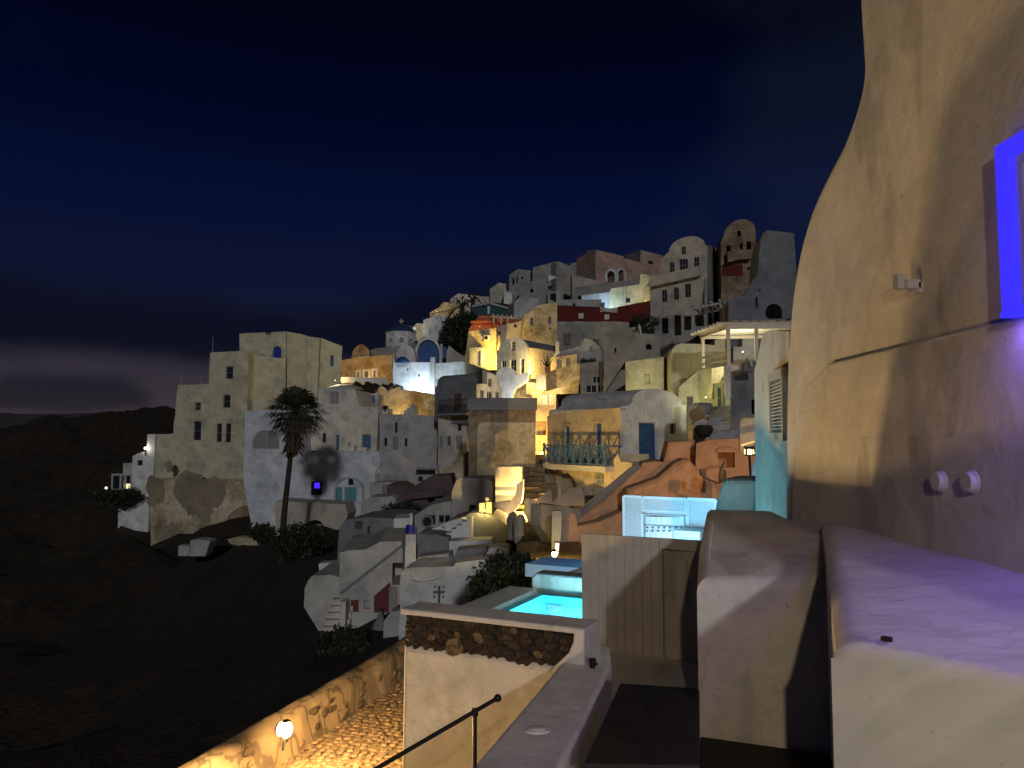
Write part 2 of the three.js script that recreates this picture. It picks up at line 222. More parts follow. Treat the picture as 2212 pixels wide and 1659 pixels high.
// cobbled lane between the low wall and the pool terrace
const LANE = -3.5, laneMid = [[-3.1, 3.5], [-2.3, 6.2], [-1.65, 8.2], [-.8, 10.8], [.05, 14], [.9, 18], [1.35, 22], [1.15, 28], [.78, 33.6]].map(p => V3(p[0], LANE, -p[1]));
const laneCurve = new THREE.CatmullRomCurve3(laneMid);
function ribbon(curve, w0, w1, y0, y1, n = 90) { // a strip of the given sideways span and thickness
  const pos = [], idx = [], uv = []; let L = 0, prev = null; for (let i = 0; i <= n; i++) { const p = curve.getPointAt(i / n), t = curve.getTangentAt(i / n), s = V3(-t.z, 0, t.x).normalize(); if (prev) L += p.distanceTo(prev); prev = p; for (const [w, y] of [[w0, y0], [w0, y1], [w1, y1], [w1, y0]]) { pos.push(p.x + s.x * w, y, p.z + s.z * w); uv.push(w + y, L); } }
  for (let i = 0; i < n; i++) for (let k = 0; k < 4; k++) { const a = i * 4 + k, b = i * 4 + (k + 1) % 4; idx.push(a, b, a + 4, b, b + 4, a + 4); }
  idx.push(0, 2, 1, 0, 3, 2); const e = n * 4; idx.push(e, e + 1, e + 2, e, e + 2, e + 3);
  const g = new THREE.BufferGeometry(); g.setAttribute('position', new THREE.Float32BufferAttribute(pos, 3)); g.setAttribute('uv', new THREE.Float32BufferAttribute(uv, 2)); g.setIndex(idx); const o = g.toNonIndexed(); o.computeVertexNormals(); return o;
}
const lane = structure(put('cobbled_lane', ribbon(laneCurve, -.85, .95, LANE - 1.6, LANE), M.cobble2));
{
  const shapes = []; for (let k = 0; k < 4; k++) { const g = new THREE.IcosahedronGeometry(1, 1), a = g.attributes.position; for (let i = 0; i < a.count; i++) { const v = V3(a.getX(i), a.getY(i), a.getZ(i)), q = 1 + (fbm(v.x * 2 + k * 9 + 20, v.y * 2 + v.z * 2 + 20, 512, 3) - .5) * .5; a.setXYZ(i, v.x * q, v.y * q, v.z * q); } g.computeVertexNormals(); shapes.push(g); }
  let made = 0; const rest = [], mats = [M.cobble, M.cobble2, M.cobble3];
  const len = laneCurve.getLength(), spots = [];
  for (let s = 2.2; s < 13; s += .092) for (let w = -.8; w < .9; w += .1) spots.push([s + rr(-.024, .024), w + rr(-.024, .024)]);
  const dist = spots.map(([s, w]) => { const p = laneCurve.getPointAt(s / len), t = laneCurve.getTangentAt(s / len); return [p.x - t.z * w, p.z + t.x * w, s]; }).filter(p => { const u = p[0] / -p[1], px = CX + u * FPX; return px > 440 && px < 890; }).sort((a, b) => b[1] - a[1]);
  const dummy = new THREE.Object3D(), insts = [];
  dist.forEach(([x, z], i) => {
    const sx = rr(.036, .062), sz = rr(.032, .052), h = rr(.014, .027), ry = rr(0, 6.28), k = Math.floor(rnd() * 4), mm = mats[Math.floor(rnd() * 3)];
    if (i < 300) { const m = put('cobblestone', shapes[k], mm, lane); m.position.set(x, LANE + rr(-.004, .01), z); m.scale.set(sx, h, sz); m.rotation.y = ry; }
    else insts.push([x, z, sx, h, sz, ry]);
  });
  const im = new THREE.InstancedMesh(shapes[0], M.cobble, insts.length); im.name = 'cobblestones_further'; im.userData.kind = 'stuff'; shade(im);
  insts.forEach(([x, z, sx, h, sz, ry], i) => { dummy.position.set(x, LANE, z); dummy.scale.set(sx, h, sz); dummy.rotation.set(0, ry, 0); dummy.updateMatrix(); im.setMatrixAt(i, dummy.matrix); }); lane.add(im);
}
// low rubble wall along the lane's seaward side
{
  const W = tag(new THREE.Group(), 'low curving plastered wall with embedded stones along the cobbled lane', 'wall'); W.name = numbered('lane_wall'); scene.add(W);
  const sec = [], n = 80; const pos = [], idx = [], uv = [];
  const prof = [[-1.26, LANE - 2.6], [-1.2, LANE + .3], [-1.15, LANE + .40], [-1.05, LANE + .44], [-.94, LANE + .41], [-.87, LANE + .3], [-.80, LANE - .05]];
  for (let i = 0; i <= n; i++) { const u = i / n * .30, p = laneCurve.getPointAt(u), t = laneCurve.getTangentAt(u), s = V3(-t.z, 0, t.x).normalize(); prof.forEach(([w, y], k) => { const j = (fbm(i * .45, k * 1.3 + 30, 512, 3) - .5) * .09; pos.push(p.x + s.x * (w + j), y + (k > 0 && k < 6 ? j * .8 : 0), p.z + s.z * (w + j)); uv.push(k * .16, i * .12); }); }
  const m = prof.length; for (let i = 0; i < n; i++) for (let k = 0; k < m - 1; k++) { const a = i * m + k; idx.push(a, a + m, a + 1, a + 1, a + m, a + m + 1); }
  const g = new THREE.BufferGeometry(); g.setAttribute('position', new THREE.Float32BufferAttribute(pos, 3)); g.setAttribute('uv', new THREE.Float32BufferAttribute(uv, 2)); g.setIndex(idx); g.computeVertexNormals();
  put('wall_body', g, mat(lin(.40, .33, .24), { map: rockMap, bumpMap: rockBump, bumpScale: .03, side: THREE.DoubleSide }), W);
  const st = new THREE.IcosahedronGeometry(1, 1); const L = laneCurve.getLength();
  for (let k = 0; k < 60; k++) { const s = rr(3, 12.5) / L, p = laneCurve.getPointAt(s), t = laneCurve.getTangentAt(s), sd = V3(-t.z, 0, t.x).normalize(), y = rr(.05, .33), w = -.8 - y * .2; const e = put('stone', st, rnd() < .5 ? M.lava2 : M.cobble2, W); e.position.set(p.x + sd.x * w, LANE + y, p.z + sd.z * w); const q = rr(.03, .075); e.scale.set(q * .3, q * .8, q * rr(.8, 1.4)); e.rotation.y = Math.atan2(sd.z, -sd.x) + rr(-.2, .2); }
}

// ---------------------------------------------------------------- the cream tower house and what stands round it
{
  const F = FR(qA(1100, 2040), 70, -8), r = thing('tower_house', 'tall stepped cream tower house with blue arched window above the dark slope', 'house', F);
  const w = (a, b, c, d, e = {}) => ['w', a, b, c, d, { nx: 1, ny: 2, fm: M.slate, ...e }];
  face(r, F, qA, [[520, 2060], [520, 1548], [780, 1542], [832, 1010], [1168, 1000], [1180, 668], [1205, 655], [1495, 642], [1604, 648], [1586, 1290], [1545, 2060]], { t: 7, m: M.cream, dn: 4, op: [w(1355, 810, 1430, 945), w(1325, 1118, 1400, 1260), w(1020, 1200, 1078, 1288, { nx: 2 }), w(1005, 1405, 1080, 1615), w(1255, 1430, 1305, 1635), w(1352, 1428, 1405, 1638)] });
  const F2 = FR(qA(2018, 430), 72.5, -8);
  face(r, F2, qA, [[1500, 1800], [1500, 452], [1780, 440], [1790, 470], [1835, 470], [1842, 437], [2018, 430], [2018, 1800]], { t: 5.5, m: M.cream, op: [['n', 1862, 590, 1955, 716, { arch: 1, pm: M.deepblue, name: 'shutter' }]] });
  const F3 = FR(qA(1600, 650), 70.2, 24);
  face(r, F3, qA, [[1603, 1500], [1604, 646], [1700, 682], [1820, 704], [2002, 724], [2012, 1500]], { t: 4, m: M.cream, dn: 2 });
  const F4 = FR(qA(2019, 432), 72.3, 38);
  face(r, F4, qA, [[2018, 1500], [2019, 431], [2160, 455], [2260, 482], [2270, 1500]], { t: 4, m: M.cream, dn: 2 });
  const F5 = FR(qB(180, 500), 73, 26);
  face(r, F5, qB, [[158, 985], [180, 500], [408, 588], [392, 960], [390, 1200], [158, 1200]], { t: 6, m: M.cream, dn: 1, op: [['n', 280, 686, 315, 810, { pm: M.bluedoor, name: 'shutter' }]] });
  const F6 = FR(qB(40, 490), 73.4, 20); face(r, F6, qB, [[20, 1200], [30, 484], [182, 502], [182, 1200]], { t: 4, m: M.cream });
  for (const [u, a, b] of [[1212, 490, 660], [1608, 480, 648], [868, 880, 1004], [1081, 910, 1002]]) { const p = F.uv(qA(u, a), -1), q = F.uv(qA(u, b), -1); put('antenna', rod(V3(q[0], q[1] - .3, -1), V3(p[0], p[1], -1), .03, .015), M.steel, r, F); }
  const H = house('retaining_wall', 'peeling stained retaining wall with a walled up arch below the cream tower', qI, [1100, 1300], 68.6, 0, [[560, 1330], [530, 900], [565, 652], [1040, 660], [1540, 652], [1640, 826], [1716, 858], [1940, 880], [1910, 1330]], { t: 3, m: M.worn, dn: 4, cat: 'wall', op: [['n', 1345, 940, 1862, 1312, { arch: .95, pm: M.brown, name: 'arch_recess' }]] });
  for (const [u, v, s] of [[980, 790, 1.4], [1220, 760, 1.1], [600, 780, .9], [740, 515, .35], [1130, 1010, .6], [680, 1250, .8], [800, 1290, .9]]) blotch(H.r, H.F, qI, u, v, s, M.bare, 'bare_patch', 1.3);
}
{ // white cottage clinging to the slope left of the tower, with its glass porch
  const H = house('white_cottage', 'small white stepped cottage against the side of the cream tower', qI, [400, 1000], 70.5, -6, [[182, 1062], [180, 935], [330, 862], [338, 402], [400, 372], [488, 346], [500, 168], [588, 165], [562, 700], [532, 760], [510, 1070]], { t: 4, m: M.white, dn: 1.5, op: [['w', 385, 445, 445, 510, { nx: 1, ny: 1 }]] });
  face(H.r, FR(qI(280, 600), 72.5, -6), qI, [[230, 720], [235, 480], [335, 478], [335, 720]], { t: 2, m: M.grey });
  lamp('roof_lamp', 'small round white lamp on the white cottage roof', P(qI(478, 318), 70.3), [1, .86, .7], 2.2, { r: .15, glow: 2.2 });
  const F = FR(qI(220, 770), 71.6, -6), g = thing('glass_porch', 'little glazed porch with a lit yellow pane beside the white cottage', 'porch', F), f = [];
  const a = F.uv(qI(108, 595)), b = F.uv(qI(328, 772)), x0 = a[0], x1 = b[0], y0 = b[1], y1 = a[1], xm = x0 + (x1 - x0) * .52;
  for (const x of [x0, xm - .25, xm + .25, x1 - .16]) f.push(box(x, y0, -.15, x + .16, y1, 0)); f.push(box(x0, y1 - .16, -.16, x1, y1, .01), box(x0, y0, -.16, x1, y0 + .12, .01)); put('porch_back', box(x0, y0, -2, x1, y1, -1.9), M.grey, g, F);
  put('porch_frame', join(f), M.frame, g, F); put('pane', box(x0 + .16, y0 + .12, -.1, xm - .25, y1 - .16, -.06), M.glass, g, F); put('pane', box(xm + .41, y0 + .12, -.1, x1 - .16, y1 - .16, -.06), M.glass, g, F);
  const c = F.uv(qI(245, 705)), e = F.uv(qI(306, 766)); put('lit_window', box(c[0], e[1], -.05, e[0], c[1], -.03), mat(lin(.8, .7, .4), { emissive: lin(1, .78, .42), emissiveIntensity: 1.1 }), g, F);
  lamp('porch_lamp', 'pale lamp beyond the glazed porch on the dark slope', P(qI(50, 750), 72), [.9, 1, .8], 1.5, { r: .12, glow: 1.5 });
}
{ // white house with half-moon window, violet screen and teal doors
  const up = house('white_upper_house', 'whitewashed upper house with low domed roof and blue doors on its terrace', qP, [740, 985], 63, -4, [[640, 988], [640, 880], [686, 880], [688, 840], [766, 841], [777, 877], [819, 880], [809, 988]], { t: 5, m: M.warm, op: [['w', 270, 1085, 370, 1220, { c: qB, pm: M.curtain }], ['w', 190, 1535, 230, 1640, { c: qB, nx: 1 }], ['d', 338, 1552, 374, 1724, { c: qB, pm: M.bluedoor, nx: 1 }], ['d', 620, 1412, 722, 1574, { c: CR(1200, 1200, 800), pm: M.bluedoor }]] });
  const a = up.F.uv(qB(180, 1052)), b = up.F.uv(qB(560, 1060)), ap = up.F.uv(qB(350, 988)), w = (b[0] - a[0]) / 2; put('domed_roof', new THREE.SphereGeometry(1, 28, 10, 0, 6.2832, 0, Math.PI / 2).scale(w, ap[1] - a[1], 1.9).translate((a[0] + b[0]) / 2, a[1], -2), M.grey, up.r, up.F);
  const p = up.F.uv(qB(640, 1550)), q = up.F.uv(qB(712, 1480)); put('transom', box(p[0], p[1], -.05, q[0], q[1], .1), M.lime, up.r, up.F);
  const lo = house('white_arched_house', 'long whitewashed house with half moon window and teal arched doorway behind the palm', qP, [700, 1085], 61, -4, [[606, 1083], [546, 1070], [525, 1032], [530, 888], [651, 884], [655, 974], [812, 975], [898, 977], [898, 1052], [800, 1092], [660, 1090]], { t: 7, m: M.bluewhite, op: [['w', 1640, 120, 1935, 330, { c: qI, arch: 1, nx: 2, ny: 1, pm: M.curtain }], ['d', 335, 600, 410, 765, { c: qH, pm: M.teal, nx: 1 }], ['d', 430, 600, 565, 765, { c: qH, pm: M.teal }], ['w', 472, 508, 530, 584, { c: qH, nx: 1, ny: 1, fm: M.teal }], ['n', 770, 352, 1000, 556, { c: qH, arch: 1, pm: M.warm, name: 'arch_recess' }], ['w', 1048, 478, 1190, 556, { c: qH, pm: M.curtain }]] });
  const c = lo.F.uv(qH(320, 770)), e = lo.F.uv(qH(652, 488)), ring = poly(archPts(c[0], c[1], e[0], e[1], (e[0] - c[0]) * .42)); ring.holes.push(new THREE.Path(archPts(c[0] + .16, c[1] - .1, e[0] - .16, e[1] - .16, (e[0] - c[0]) * .4).map(v => new THREE.Vector2(v[0], Math.max(v[1], c[1] + .01))))); put('arch_moulding', slab(ring, .12, .12), M.grey, lo.r, lo.F);
  const f = lo.F.uv(qH(778, 452)), h = lo.F.uv(qH(885, 545)); put('arch_window', box(f[0], h[1], -.19, h[0], f[1], -.12), M.curtain, lo.r, lo.F);
  for (const [u0, v0, u1, v1] of [[440, 110, 470, 215], [475, 150, 540, 215], [560, 165, 620, 213], [625, 170, 670, 205]]) { const s = lo.F.uv(qH(u0, v0), -1), t = lo.F.uv(qH(u1, v1), -1); put('terrace_bench', box(s[0], t[1] - .2, -1.6, t[0], s[1], -1), M.warm, lo.r, lo.F); }
  // glowing violet screen on the wall
  const F = FR(qH(128, 690), 60.8, -4), g = thing('wall_screen', 'small violet glowing screen in a dark case on the white wall', 'screen', F), s = F.uv(qH(72, 545)), t = F.uv(qH(180, 685)); put('case', box(s[0], t[1], -.5, t[0], s[1], .05), M.dark, g, F);
  const s2 = F.uv(qH(108, 555)), t2 = F.uv(qH(165, 615)); put('screen_face', box(s2[0], t2[1], .051, t2[0], s2[1], .07), mat(lin(.02, .02, .1), { emissive: lin(.07, .02, 1), emissiveIntensity: 1.3 }), g, F);
  house('plastered_bank', 'low brownish plastered bank below the white arched house', qH, [200, 1000], 57.5, 0, [[-320, 1260], [-320, 760], [-260, 752], [0, 772], [440, 790], [470, 900], [420, 1040], [330, 1200], [200, 1260]], { t: 3, m: M.beige, cat: 'wall', op: [['n', 20, 960, 200, 1150, { arch: .8, name: 'arch_hollow' }]] });
}
{ // grey terrace house with stepped parapet
  const H = house('stepped_parapet_house', 'grey plastered house with stepped roof parapet and three narrow windows', qB, [1100, 1660], 60, 4, [[818, 1900], [815, 1252], [836, 1250], [840, 1330], [1080, 1330], [1082, 1290], [1110, 1290], [1112, 1260], [1150, 1260], [1165, 1222], [1195, 1222], [1200, 1332], [1415, 1356], [1450, 1350], [1450, 1900]], { t: 5, m: M.grey, dn: 3, op: [['w', 978, 1418, 1012, 1535, { nx: 1 }], ['w', 862, 1586, 900, 1680, { nx: 1, c: qB }], ['d', 950, 1572, 1025, 1727, { pm: M.slate }], ['w', 1085, 1590, 1120, 1686, { nx: 1 }]] });
  const F = FR(qB(875, 1330), 59.8, 4), g = thing('rooftop_condenser', 'white air conditioner unit on the stepped grey parapet roof', 'air conditioner', F), a = F.uv(qB(845, 1232)), b = F.uv(qB(905, 1330)); put('casing', box(a[0], b[1], -.5, b[0], a[1], 0), M.warm, g, F); const m = [(a[0] + b[0]) / 2, lerp(b[1], a[1], .72)]; put('fan', new THREE.CylinderGeometry(.2, .2, .03, 20).rotateX(Math.PI / 2).translate(m[0], m[1], .02), M.dark, g, F); put('vent', box(a[0] + .15, lerp(b[1], a[1], .25), 0, b[0] - .15, lerp(b[1], a[1], .38), .02), M.dark, g, F);
}
{ // slate vault house, gable lit, iron balcony
  const F = FR(qB(1875, 1160), 55, 50), r = thing('grey_vault_house', 'grey barrel vaulted house with warm lit gable and iron balcony', 'house', F);
  face(r, F, qB, [[1870, 1400], [1872, 1016], [1900, 992], ['arc', 1992, 874], [2122, 990], [2126, 1040], [2150, 1052], [2148, 1400]], { t: .3, m: M.warm, op: [['w', 1995, 940, 2045, 1035, { nx: 2 }], ['w', 1910, 1065, 1955, 1166, { nx: 2 }], ['w', 1985, 1080, 2050, 1168, { nx: 2 }], ['w', 2076, 1086, 2126, 1168, { nx: 2 }]] });
  face(r, new Frame(F.at(0, 0, -.302), F.deg), qB, [[1868, 1400], [1870, 1016], [1898, 992], ['arc', 1992, 876], [2116, 990], [2120, 1040], [2140, 1052], [2140, 1400]], { t: 4.4, m: M.slate, name: 'vault_body' });
  lamp('vault_gable_lamp', 'warm lamp behind the stained block lighting the vault gable', P([1106, 858], 54), [1, .8, .45], 14);
  const x = F.uv(qB(1871, 1100))[0], S = F.side(x, -1);
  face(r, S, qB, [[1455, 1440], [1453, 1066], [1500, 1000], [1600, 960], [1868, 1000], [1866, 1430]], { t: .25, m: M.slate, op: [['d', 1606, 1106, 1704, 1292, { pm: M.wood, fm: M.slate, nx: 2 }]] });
  const b = [], p = S.uv(qB(1452, 1318), .9), q = S.uv(qB(1765, 1322), .9), x0 = p[0], x1 = q[0], y = (p[1] + q[1]) / 2; put('balcony_slab', box(x0, y - .14, 0, x1, y, .95), M.slate, r, S);
  for (let i = 0; i <= 16; i++) b.push(box(lerp(x0, x1, i / 16) - .012, y, .88, lerp(x0, x1, i / 16) + .012, y + 1, .9)); b.push(box(x0, y + .98, .87, x1, y + 1.02, .91), box(x0, y + .5, .875, x1, y + .52, .905)); for (let i = 0; i < 8; i++) { const a = lerp(x0, x1, i / 8), c = lerp(x0, x1, (i + 1) / 8); b.push(bar(V3(a, y + .1, .89), V3(c, y + .95, .89), .015), bar(V3(c, y + .1, .89), V3(a, y + .95, .89), .015)); } put('balcony_railing', join(b), M.iron, r, S);
  const H = house('violet_shaded_house', 'pale house with four narrow doors under the iron balcony', qB, [1600, 1900], 56.6, -12, [[1450, 1960], [1450, 1330], [1765, 1330], [1762, 1900], [1640, 1960]], { t: 4, m: M.grey, dn: 2, op: [['w', 1660, 1436, 1705, 1515, { nx: 1 }], ['d', 1460, 1572, 1500, 1710, { pm: M.slate, nx: 1 }], ['d', 1545, 1566, 1590, 1680, { pm: M.wood, nx: 1 }], ['d', 1636, 1564, 1714, 1720, { pm: M.slate, nx: 1 }]] });
}
{ // tall stained wall block by the steps
  const H = house('stained_block', 'tall windowless block with peeling brown plaster beside the stone steps', qP, [1080, 1032], 41, 3, [[1010, 1034], [1013, 864], [1157, 863], [1158, 1034]], { t: 6, m: M.brown, dn: 2 });
  const a = H.F.uv([1013, 886]), b = H.F.uv([1158, 862]); put('parapet_band', box(a[0] - .06, a[1], -6.02, b[0] + .05, b[1] + .06, .1), M.slate, H.r, H.F);
  const c = H.F.uv([1030, 1034]), d = H.F.uv([1158, 912]); put('plaster_panel', slab(poly([[c[0], c[1] - 1.5], [d[0] - .05, c[1] - 1.5], [d[0] - .05, d[1]], [c[0] + .3, d[1]], [c[0] + .08, d[1] - .08], [c[0], d[1] - .3]]), .06, .061, .02), M.worn, H.r, H.F);
}

// ---------------------------------------------------------------- churches and the ochre chapel
{
  const F = FR(qB(1200, 1030), 84, -4), r = thing('blue_domed_church', 'whitewashed church with bright blue apse domes floodlit from below', 'church', F), sm = (a, b, c, d) => ['n', a, b, c, d, { name: 'small_window' }];
  face(r, F, qB, [[960, 1200], [960, 672], [975, 676], [978, 768], [1372, 764], [1374, 1240], [960, 1240]], { t: 6, m: M.bluewhite, op: [sm(1112, 826, 1128, 856), sm(1232, 890, 1252, 920)] });
  const F2 = FR(qB(1386, 1000), 84.2, 6); face(r, F2, qB, [[1384, 1240], [1386, 776], [1742, 755], [1752, 1000], [1750, 1240]], { t: 6, m: M.bluewhite, op: [['w', 1432, 940, 1488, 1045, { pm: M.curtain }]] });
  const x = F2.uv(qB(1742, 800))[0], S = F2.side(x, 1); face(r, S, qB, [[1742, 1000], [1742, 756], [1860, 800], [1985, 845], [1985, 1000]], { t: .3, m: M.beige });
  const bt = F.uv(qB(1372, 800)); put('buttress', box(bt[0], bt[1] - 10, -.3, bt[0] + .5, bt[1] + .9, .35), M.grey, r, F);
  const F3 = FR(qB(1090, 770), 85.5, -4); face(r, F3, qB, [[975, 800], [976, 770], ['arc', 1090, 572], [1205, 740], [1205, 800]], { t: 5, m: M.white, name: 'vault' });
  const dome = (u0, v0, u1, v1, ua, va, d, depth, m) => { const Fd = FR(qB(u0, v0), d, -4), a = Fd.uv(qB(u0, v0)), b = Fd.uv(qB(u1, v1)), c = Fd.uv(qB(ua, va)), w = (b[0] - a[0]) / 2; put('blue_dome', new THREE.SphereGeometry(1, 30, 12, 0, 6.2832, 0, Math.PI / 2).scale(w, c[1] - a[1], depth).translate((a[0] + b[0]) / 2, a[1], 0), m, r, Fd); };
  dome(1003, 778, 1137, 775, 1072, 705, 84.4, 2, M.blue);
  const F4 = FR(qB(1340, 690), 87, 6), ol = outline(F4, qB, [[1195, 800], [1200, 670], ['arc', 1335, 470], [1475, 660], [1480, 800]]), il = outline(F4, qB, [[1222, 800], [1222, 690], ['arc', 1342, 520], [1468, 690], [1468, 800]]);
  const sh = poly(ol); sh.holes.push(new THREE.Path(il.map(p => new THREE.Vector2(p[0], p[1] + .02)).filter(p => p))); put('vault_arch', join([slab(sh, .8), slab(poly(ol), 5, -.8)]), M.white, r, F4); put('blue_gable', slab(poly(il), .1, -.5), M.blue, r, F4);
  const q = F4.uv(qB(1482, 715)), p = F4.uv(qB(1542, 590)); put('blue_panel', box(q[0], q[1], -3, p[0], p[1], -.4), M.blue, r, F4);
  const z = F4.uv(qB(1470, 760)), y = F4.uv(qB(1500, 560)); put('pier', box(z[0], z[1] - 2, -3.2, y[0], y[1], -.2), M.grey, r, F4);
  lamp('church_floodlight', 'cold white floodlight at the foot of the floodlit church wall', P(qB(1215, 1060), 82.4), [.72, .9, 1], 38, { fit: 'spot' });
  lamp('church_side_floodlight', 'cold white floodlight at the foot of the church side wing', P(qB(1470, 1110), 81.6), [.72, .9, 1], 30, { fit: 'spot' });
}
{
  const F = FR(qB(1020, 590), 97, 0), r = thing('drum_church', 'pale octagonal church drum with dark blue dome and gold cross', 'church', F), a = F.uv(qB(845, 590)), b = F.uv(qB(1195, 435)), R = (b[0] - a[0]) / 2 / Math.cos(.2), cx = (a[0] + b[0]) / 2, h = b[1] - a[1];
  for (let k = 0; k < 8; k++) { const an = (k + .5) * 45 - 12, s = R * Math.sin(22.5 * RAD), ap = R * Math.cos(22.5 * RAD), Fk = new Frame(F.at(cx, a[1] - 1.5, -R).add(V3(Math.sin(an * RAD) * ap, 0, Math.cos(an * RAD) * ap)), an), sh = [[-s, 0], [s, 0], [s, h + 1.5], [-s, h + 1.5]]; const shell = poly(sh), hp = archPts(-.3, 2, .3, h + .8, .3); shell.holes.push(new THREE.Path(hp.map(p => new THREE.Vector2(...p)))); put('drum_wall', slab(shell, .4), M.white, r, Fk); put('drum_window', slab(poly(hp), .05, -.3), M.glass, r, Fk); }
  put('drum_core', new THREE.CylinderGeometry(R * .86, R * .86, h + 1.5, 8).translate(cx, a[1] + h / 2 - .75, -R), M.dim, r, F);
  put('cornice', new THREE.CylinderGeometry(R * 1.04, R * 1.0, .22, 8).rotateY((22.5 - 12 + 22.5) * RAD).translate(cx, b[1] + .05, -R), M.white, r, F);
  const top = F.uv(qB(1020, 335)); put('dome', new THREE.SphereGeometry(1, 32, 14, 0, 6.2832, 0, Math.PI / 2).scale(R * .95, top[1] - b[1], R * .95).translate(cx, b[1] + .16, -R), plaster(lin(.016, .045, .14)), r, F);
  const c0 = F.uv(qB(1025, 332)), c1 = F.uv(qB(1025, 268)), cm = lerp(c0[1], c1[1], .62), w = .05; put('cross', join([box(c0[0] - w, c0[1] - .3, -R - w, c0[0] + w, c1[1], -R + w), box(c0[0] - .24, cm - w, -R - w, c0[0] + .24, cm + w, -R + w), new THREE.SphereGeometry(.085, 8, 6).translate(c0[0], c1[1], -R), new THREE.SphereGeometry(.085, 8, 6).translate(c0[0] - .24, cm, -R), new THREE.SphereGeometry(.085, 8, 6).translate(c0[0] + .24, cm, -R)]), mat(lin(.7, .62, .4), { roughness: .4 }), r, F);
  face(r, FR(qB(900, 690), 95, 0), qB, [[700, 760], [700, 640], [770, 612], [1000, 590], [1205, 555], [1215, 760]], { t: 6, m: M.dim, name: 'roof' });
  const H = house('bell_house', 'square little house with a lit cream parapet behind the octagonal drum', qB, [1240, 500], 101, 8, [[1180, 560], [1180, 408], [1155, 405], [1155, 396], [1225, 338], [1292, 345], [1292, 560]], { t: 4, m: M.beige });
  lamp('parapet_lamp', 'warm lamp under the cream parapet of the bell house', P(qB(1205, 392), 99), [1, .86, .5], 5, {});
}
{
  const d = 92, F = FR(qB(680, 930), d, 4), r = thing('ochre_chapel', 'ochre stone chapel with round gable and cream framed doors', 'church', F), dr = (a, b, c, e, m = M.wood) => ['d', a, b, c, e, { pm: m, fm: M.warm, nx: 2 }];
  face(r, F, qB, [[398, 1060], [398, 742], [512, 722], [512, 720], [708, 700], [955, 680], [958, 1060]], { t: 7, m: M.ochre, op: [dr(558, 850, 606, 932), dr(636, 845, 708, 932), dr(734, 836, 788, 932)] });
  face(r, FR(qB(610, 730), d + .1, 4), qB, [[510, 760], [511, 728], ['arc', 608, 570], [710, 708], [710, 760]], { t: 5, m: M.ochre, name: 'round_gable' });
  const Fg = FR(qB(610, 730), d - .05, 4); for (const [u, v] of [[628, 648], [620, 672], [632, 674], [614, 697], [625, 700], [636, 697]]) { const p = Fg.uv(qB(u, v)); put('dark_vent_disc', new THREE.CylinderGeometry(.17, .17, .06, 8).rotateX(Math.PI / 2).translate(p[0], p[1], .1), M.slate, r, Fg); }  // dark discs laid on the gable stand for shaded vent holes
  const cs = Fg.uv(qB(510, 728)), ce = Fg.uv(qB(712, 712)); put('string_course', slab(poly([[cs[0], cs[1]], [ce[0], ce[1]], [ce[0], ce[1] + .15], [cs[0], cs[1] + .15]]), .3, .2), M.wornyellow, r, Fg);
  for (const [a, b, c, e] of [[552, 846, 612, 932], [630, 840, 714, 932], [728, 832, 794, 932]]) { const p = F.uv(qB(a, b)), q = F.uv(qB(c, e)), s = poly([[p[0], q[1]], [q[0], q[1]], [q[0], p[1]], [p[0], p[1]]]); const i = .26; s.holes.push(new THREE.Path([[p[0] + i, q[1] + .01], [q[0] - i, q[1] + .01], [q[0] - i, p[1] - i], [p[0] + i, p[1] - i]].map(v => new THREE.Vector2(...v)))); put('door_surround', slab(s, .12, .1), M.warm, r, F); }
  lamp('chapel_lamp', 'warm lamp before the ochre chapel doors', P(qB(700, 925), d - 2.2), [1, .62, .2], 11, {});
  const H = house('chapel_terrace_wall', 'low white terrace wall below the ochre chapel', qB, [650, 1000], 88.5, 4, [[392, 990], [392, 930], [410, 924], [820, 932], [905, 945], [905, 1005], [640, 985]], { t: .5, m: M.white, dn: 1.2, cat: 'wall' });
  lamp('terrace_lamp', 'warm lamp at the end of the white chapel terrace wall', P(qB(380, 935), 87.4), [1, .7, .25], 9, {});
  // rock and rubble below
  const K = house('rubble_bank', 'rough ochre rubble wall with plaster remnants under the floodlit church', qB, [1200, 1340], 76, 2, [[965, 1400], [965, 1085], [1000, 1060], [1250, 1085], [1450, 1120], [1452, 1400]], { t: 4, m: M.ochre, cat: 'wall' });
  for (const [u, v, s] of [[1010, 1150, 1.2], [1105, 1115, .5], [1390, 1200, .7], [1010, 1290, .9], [1100, 1210, .5], [850, 1140, .8]]) blotch(K.r, K.F, qB, u, v, s, M.wornyellow);
  const g = new THREE.PlaneGeometry(1, 1, 70, 30), a = g.attributes.position, F0 = FR(qB(930, 1100), 80, 0), p0 = F0.uv(qB(400, 1000)), p1 = F0.uv(qB(1460, 1260));
  for (let i = 0; i < a.count; i++) { const u = a.getX(i) + .5, v = a.getY(i) + .5, n = fbm(u * 16, v * 7, 256, 5), x = lerp(p0[0], p1[0], u), top = lerp(p0[1], p0[1] - 3.2, smooth(.5, 1, u)); a.setXYZ(i, x, lerp(p1[1] - 1.5, top, v) + n * .8, lerp(2.2, -5, v) + (n - .5) * 3); } g.computeVertexNormals(); const rk = M.rock.clone(); rk.side = THREE.DoubleSide; structure(put('rocky_bank', g, rk, null, F0));
  lamp('bank_lamp', 'warm hidden lamp lighting the rubble bank', P(qB(1030, 1320), 74.4), [1, .7, .3], 9, {});
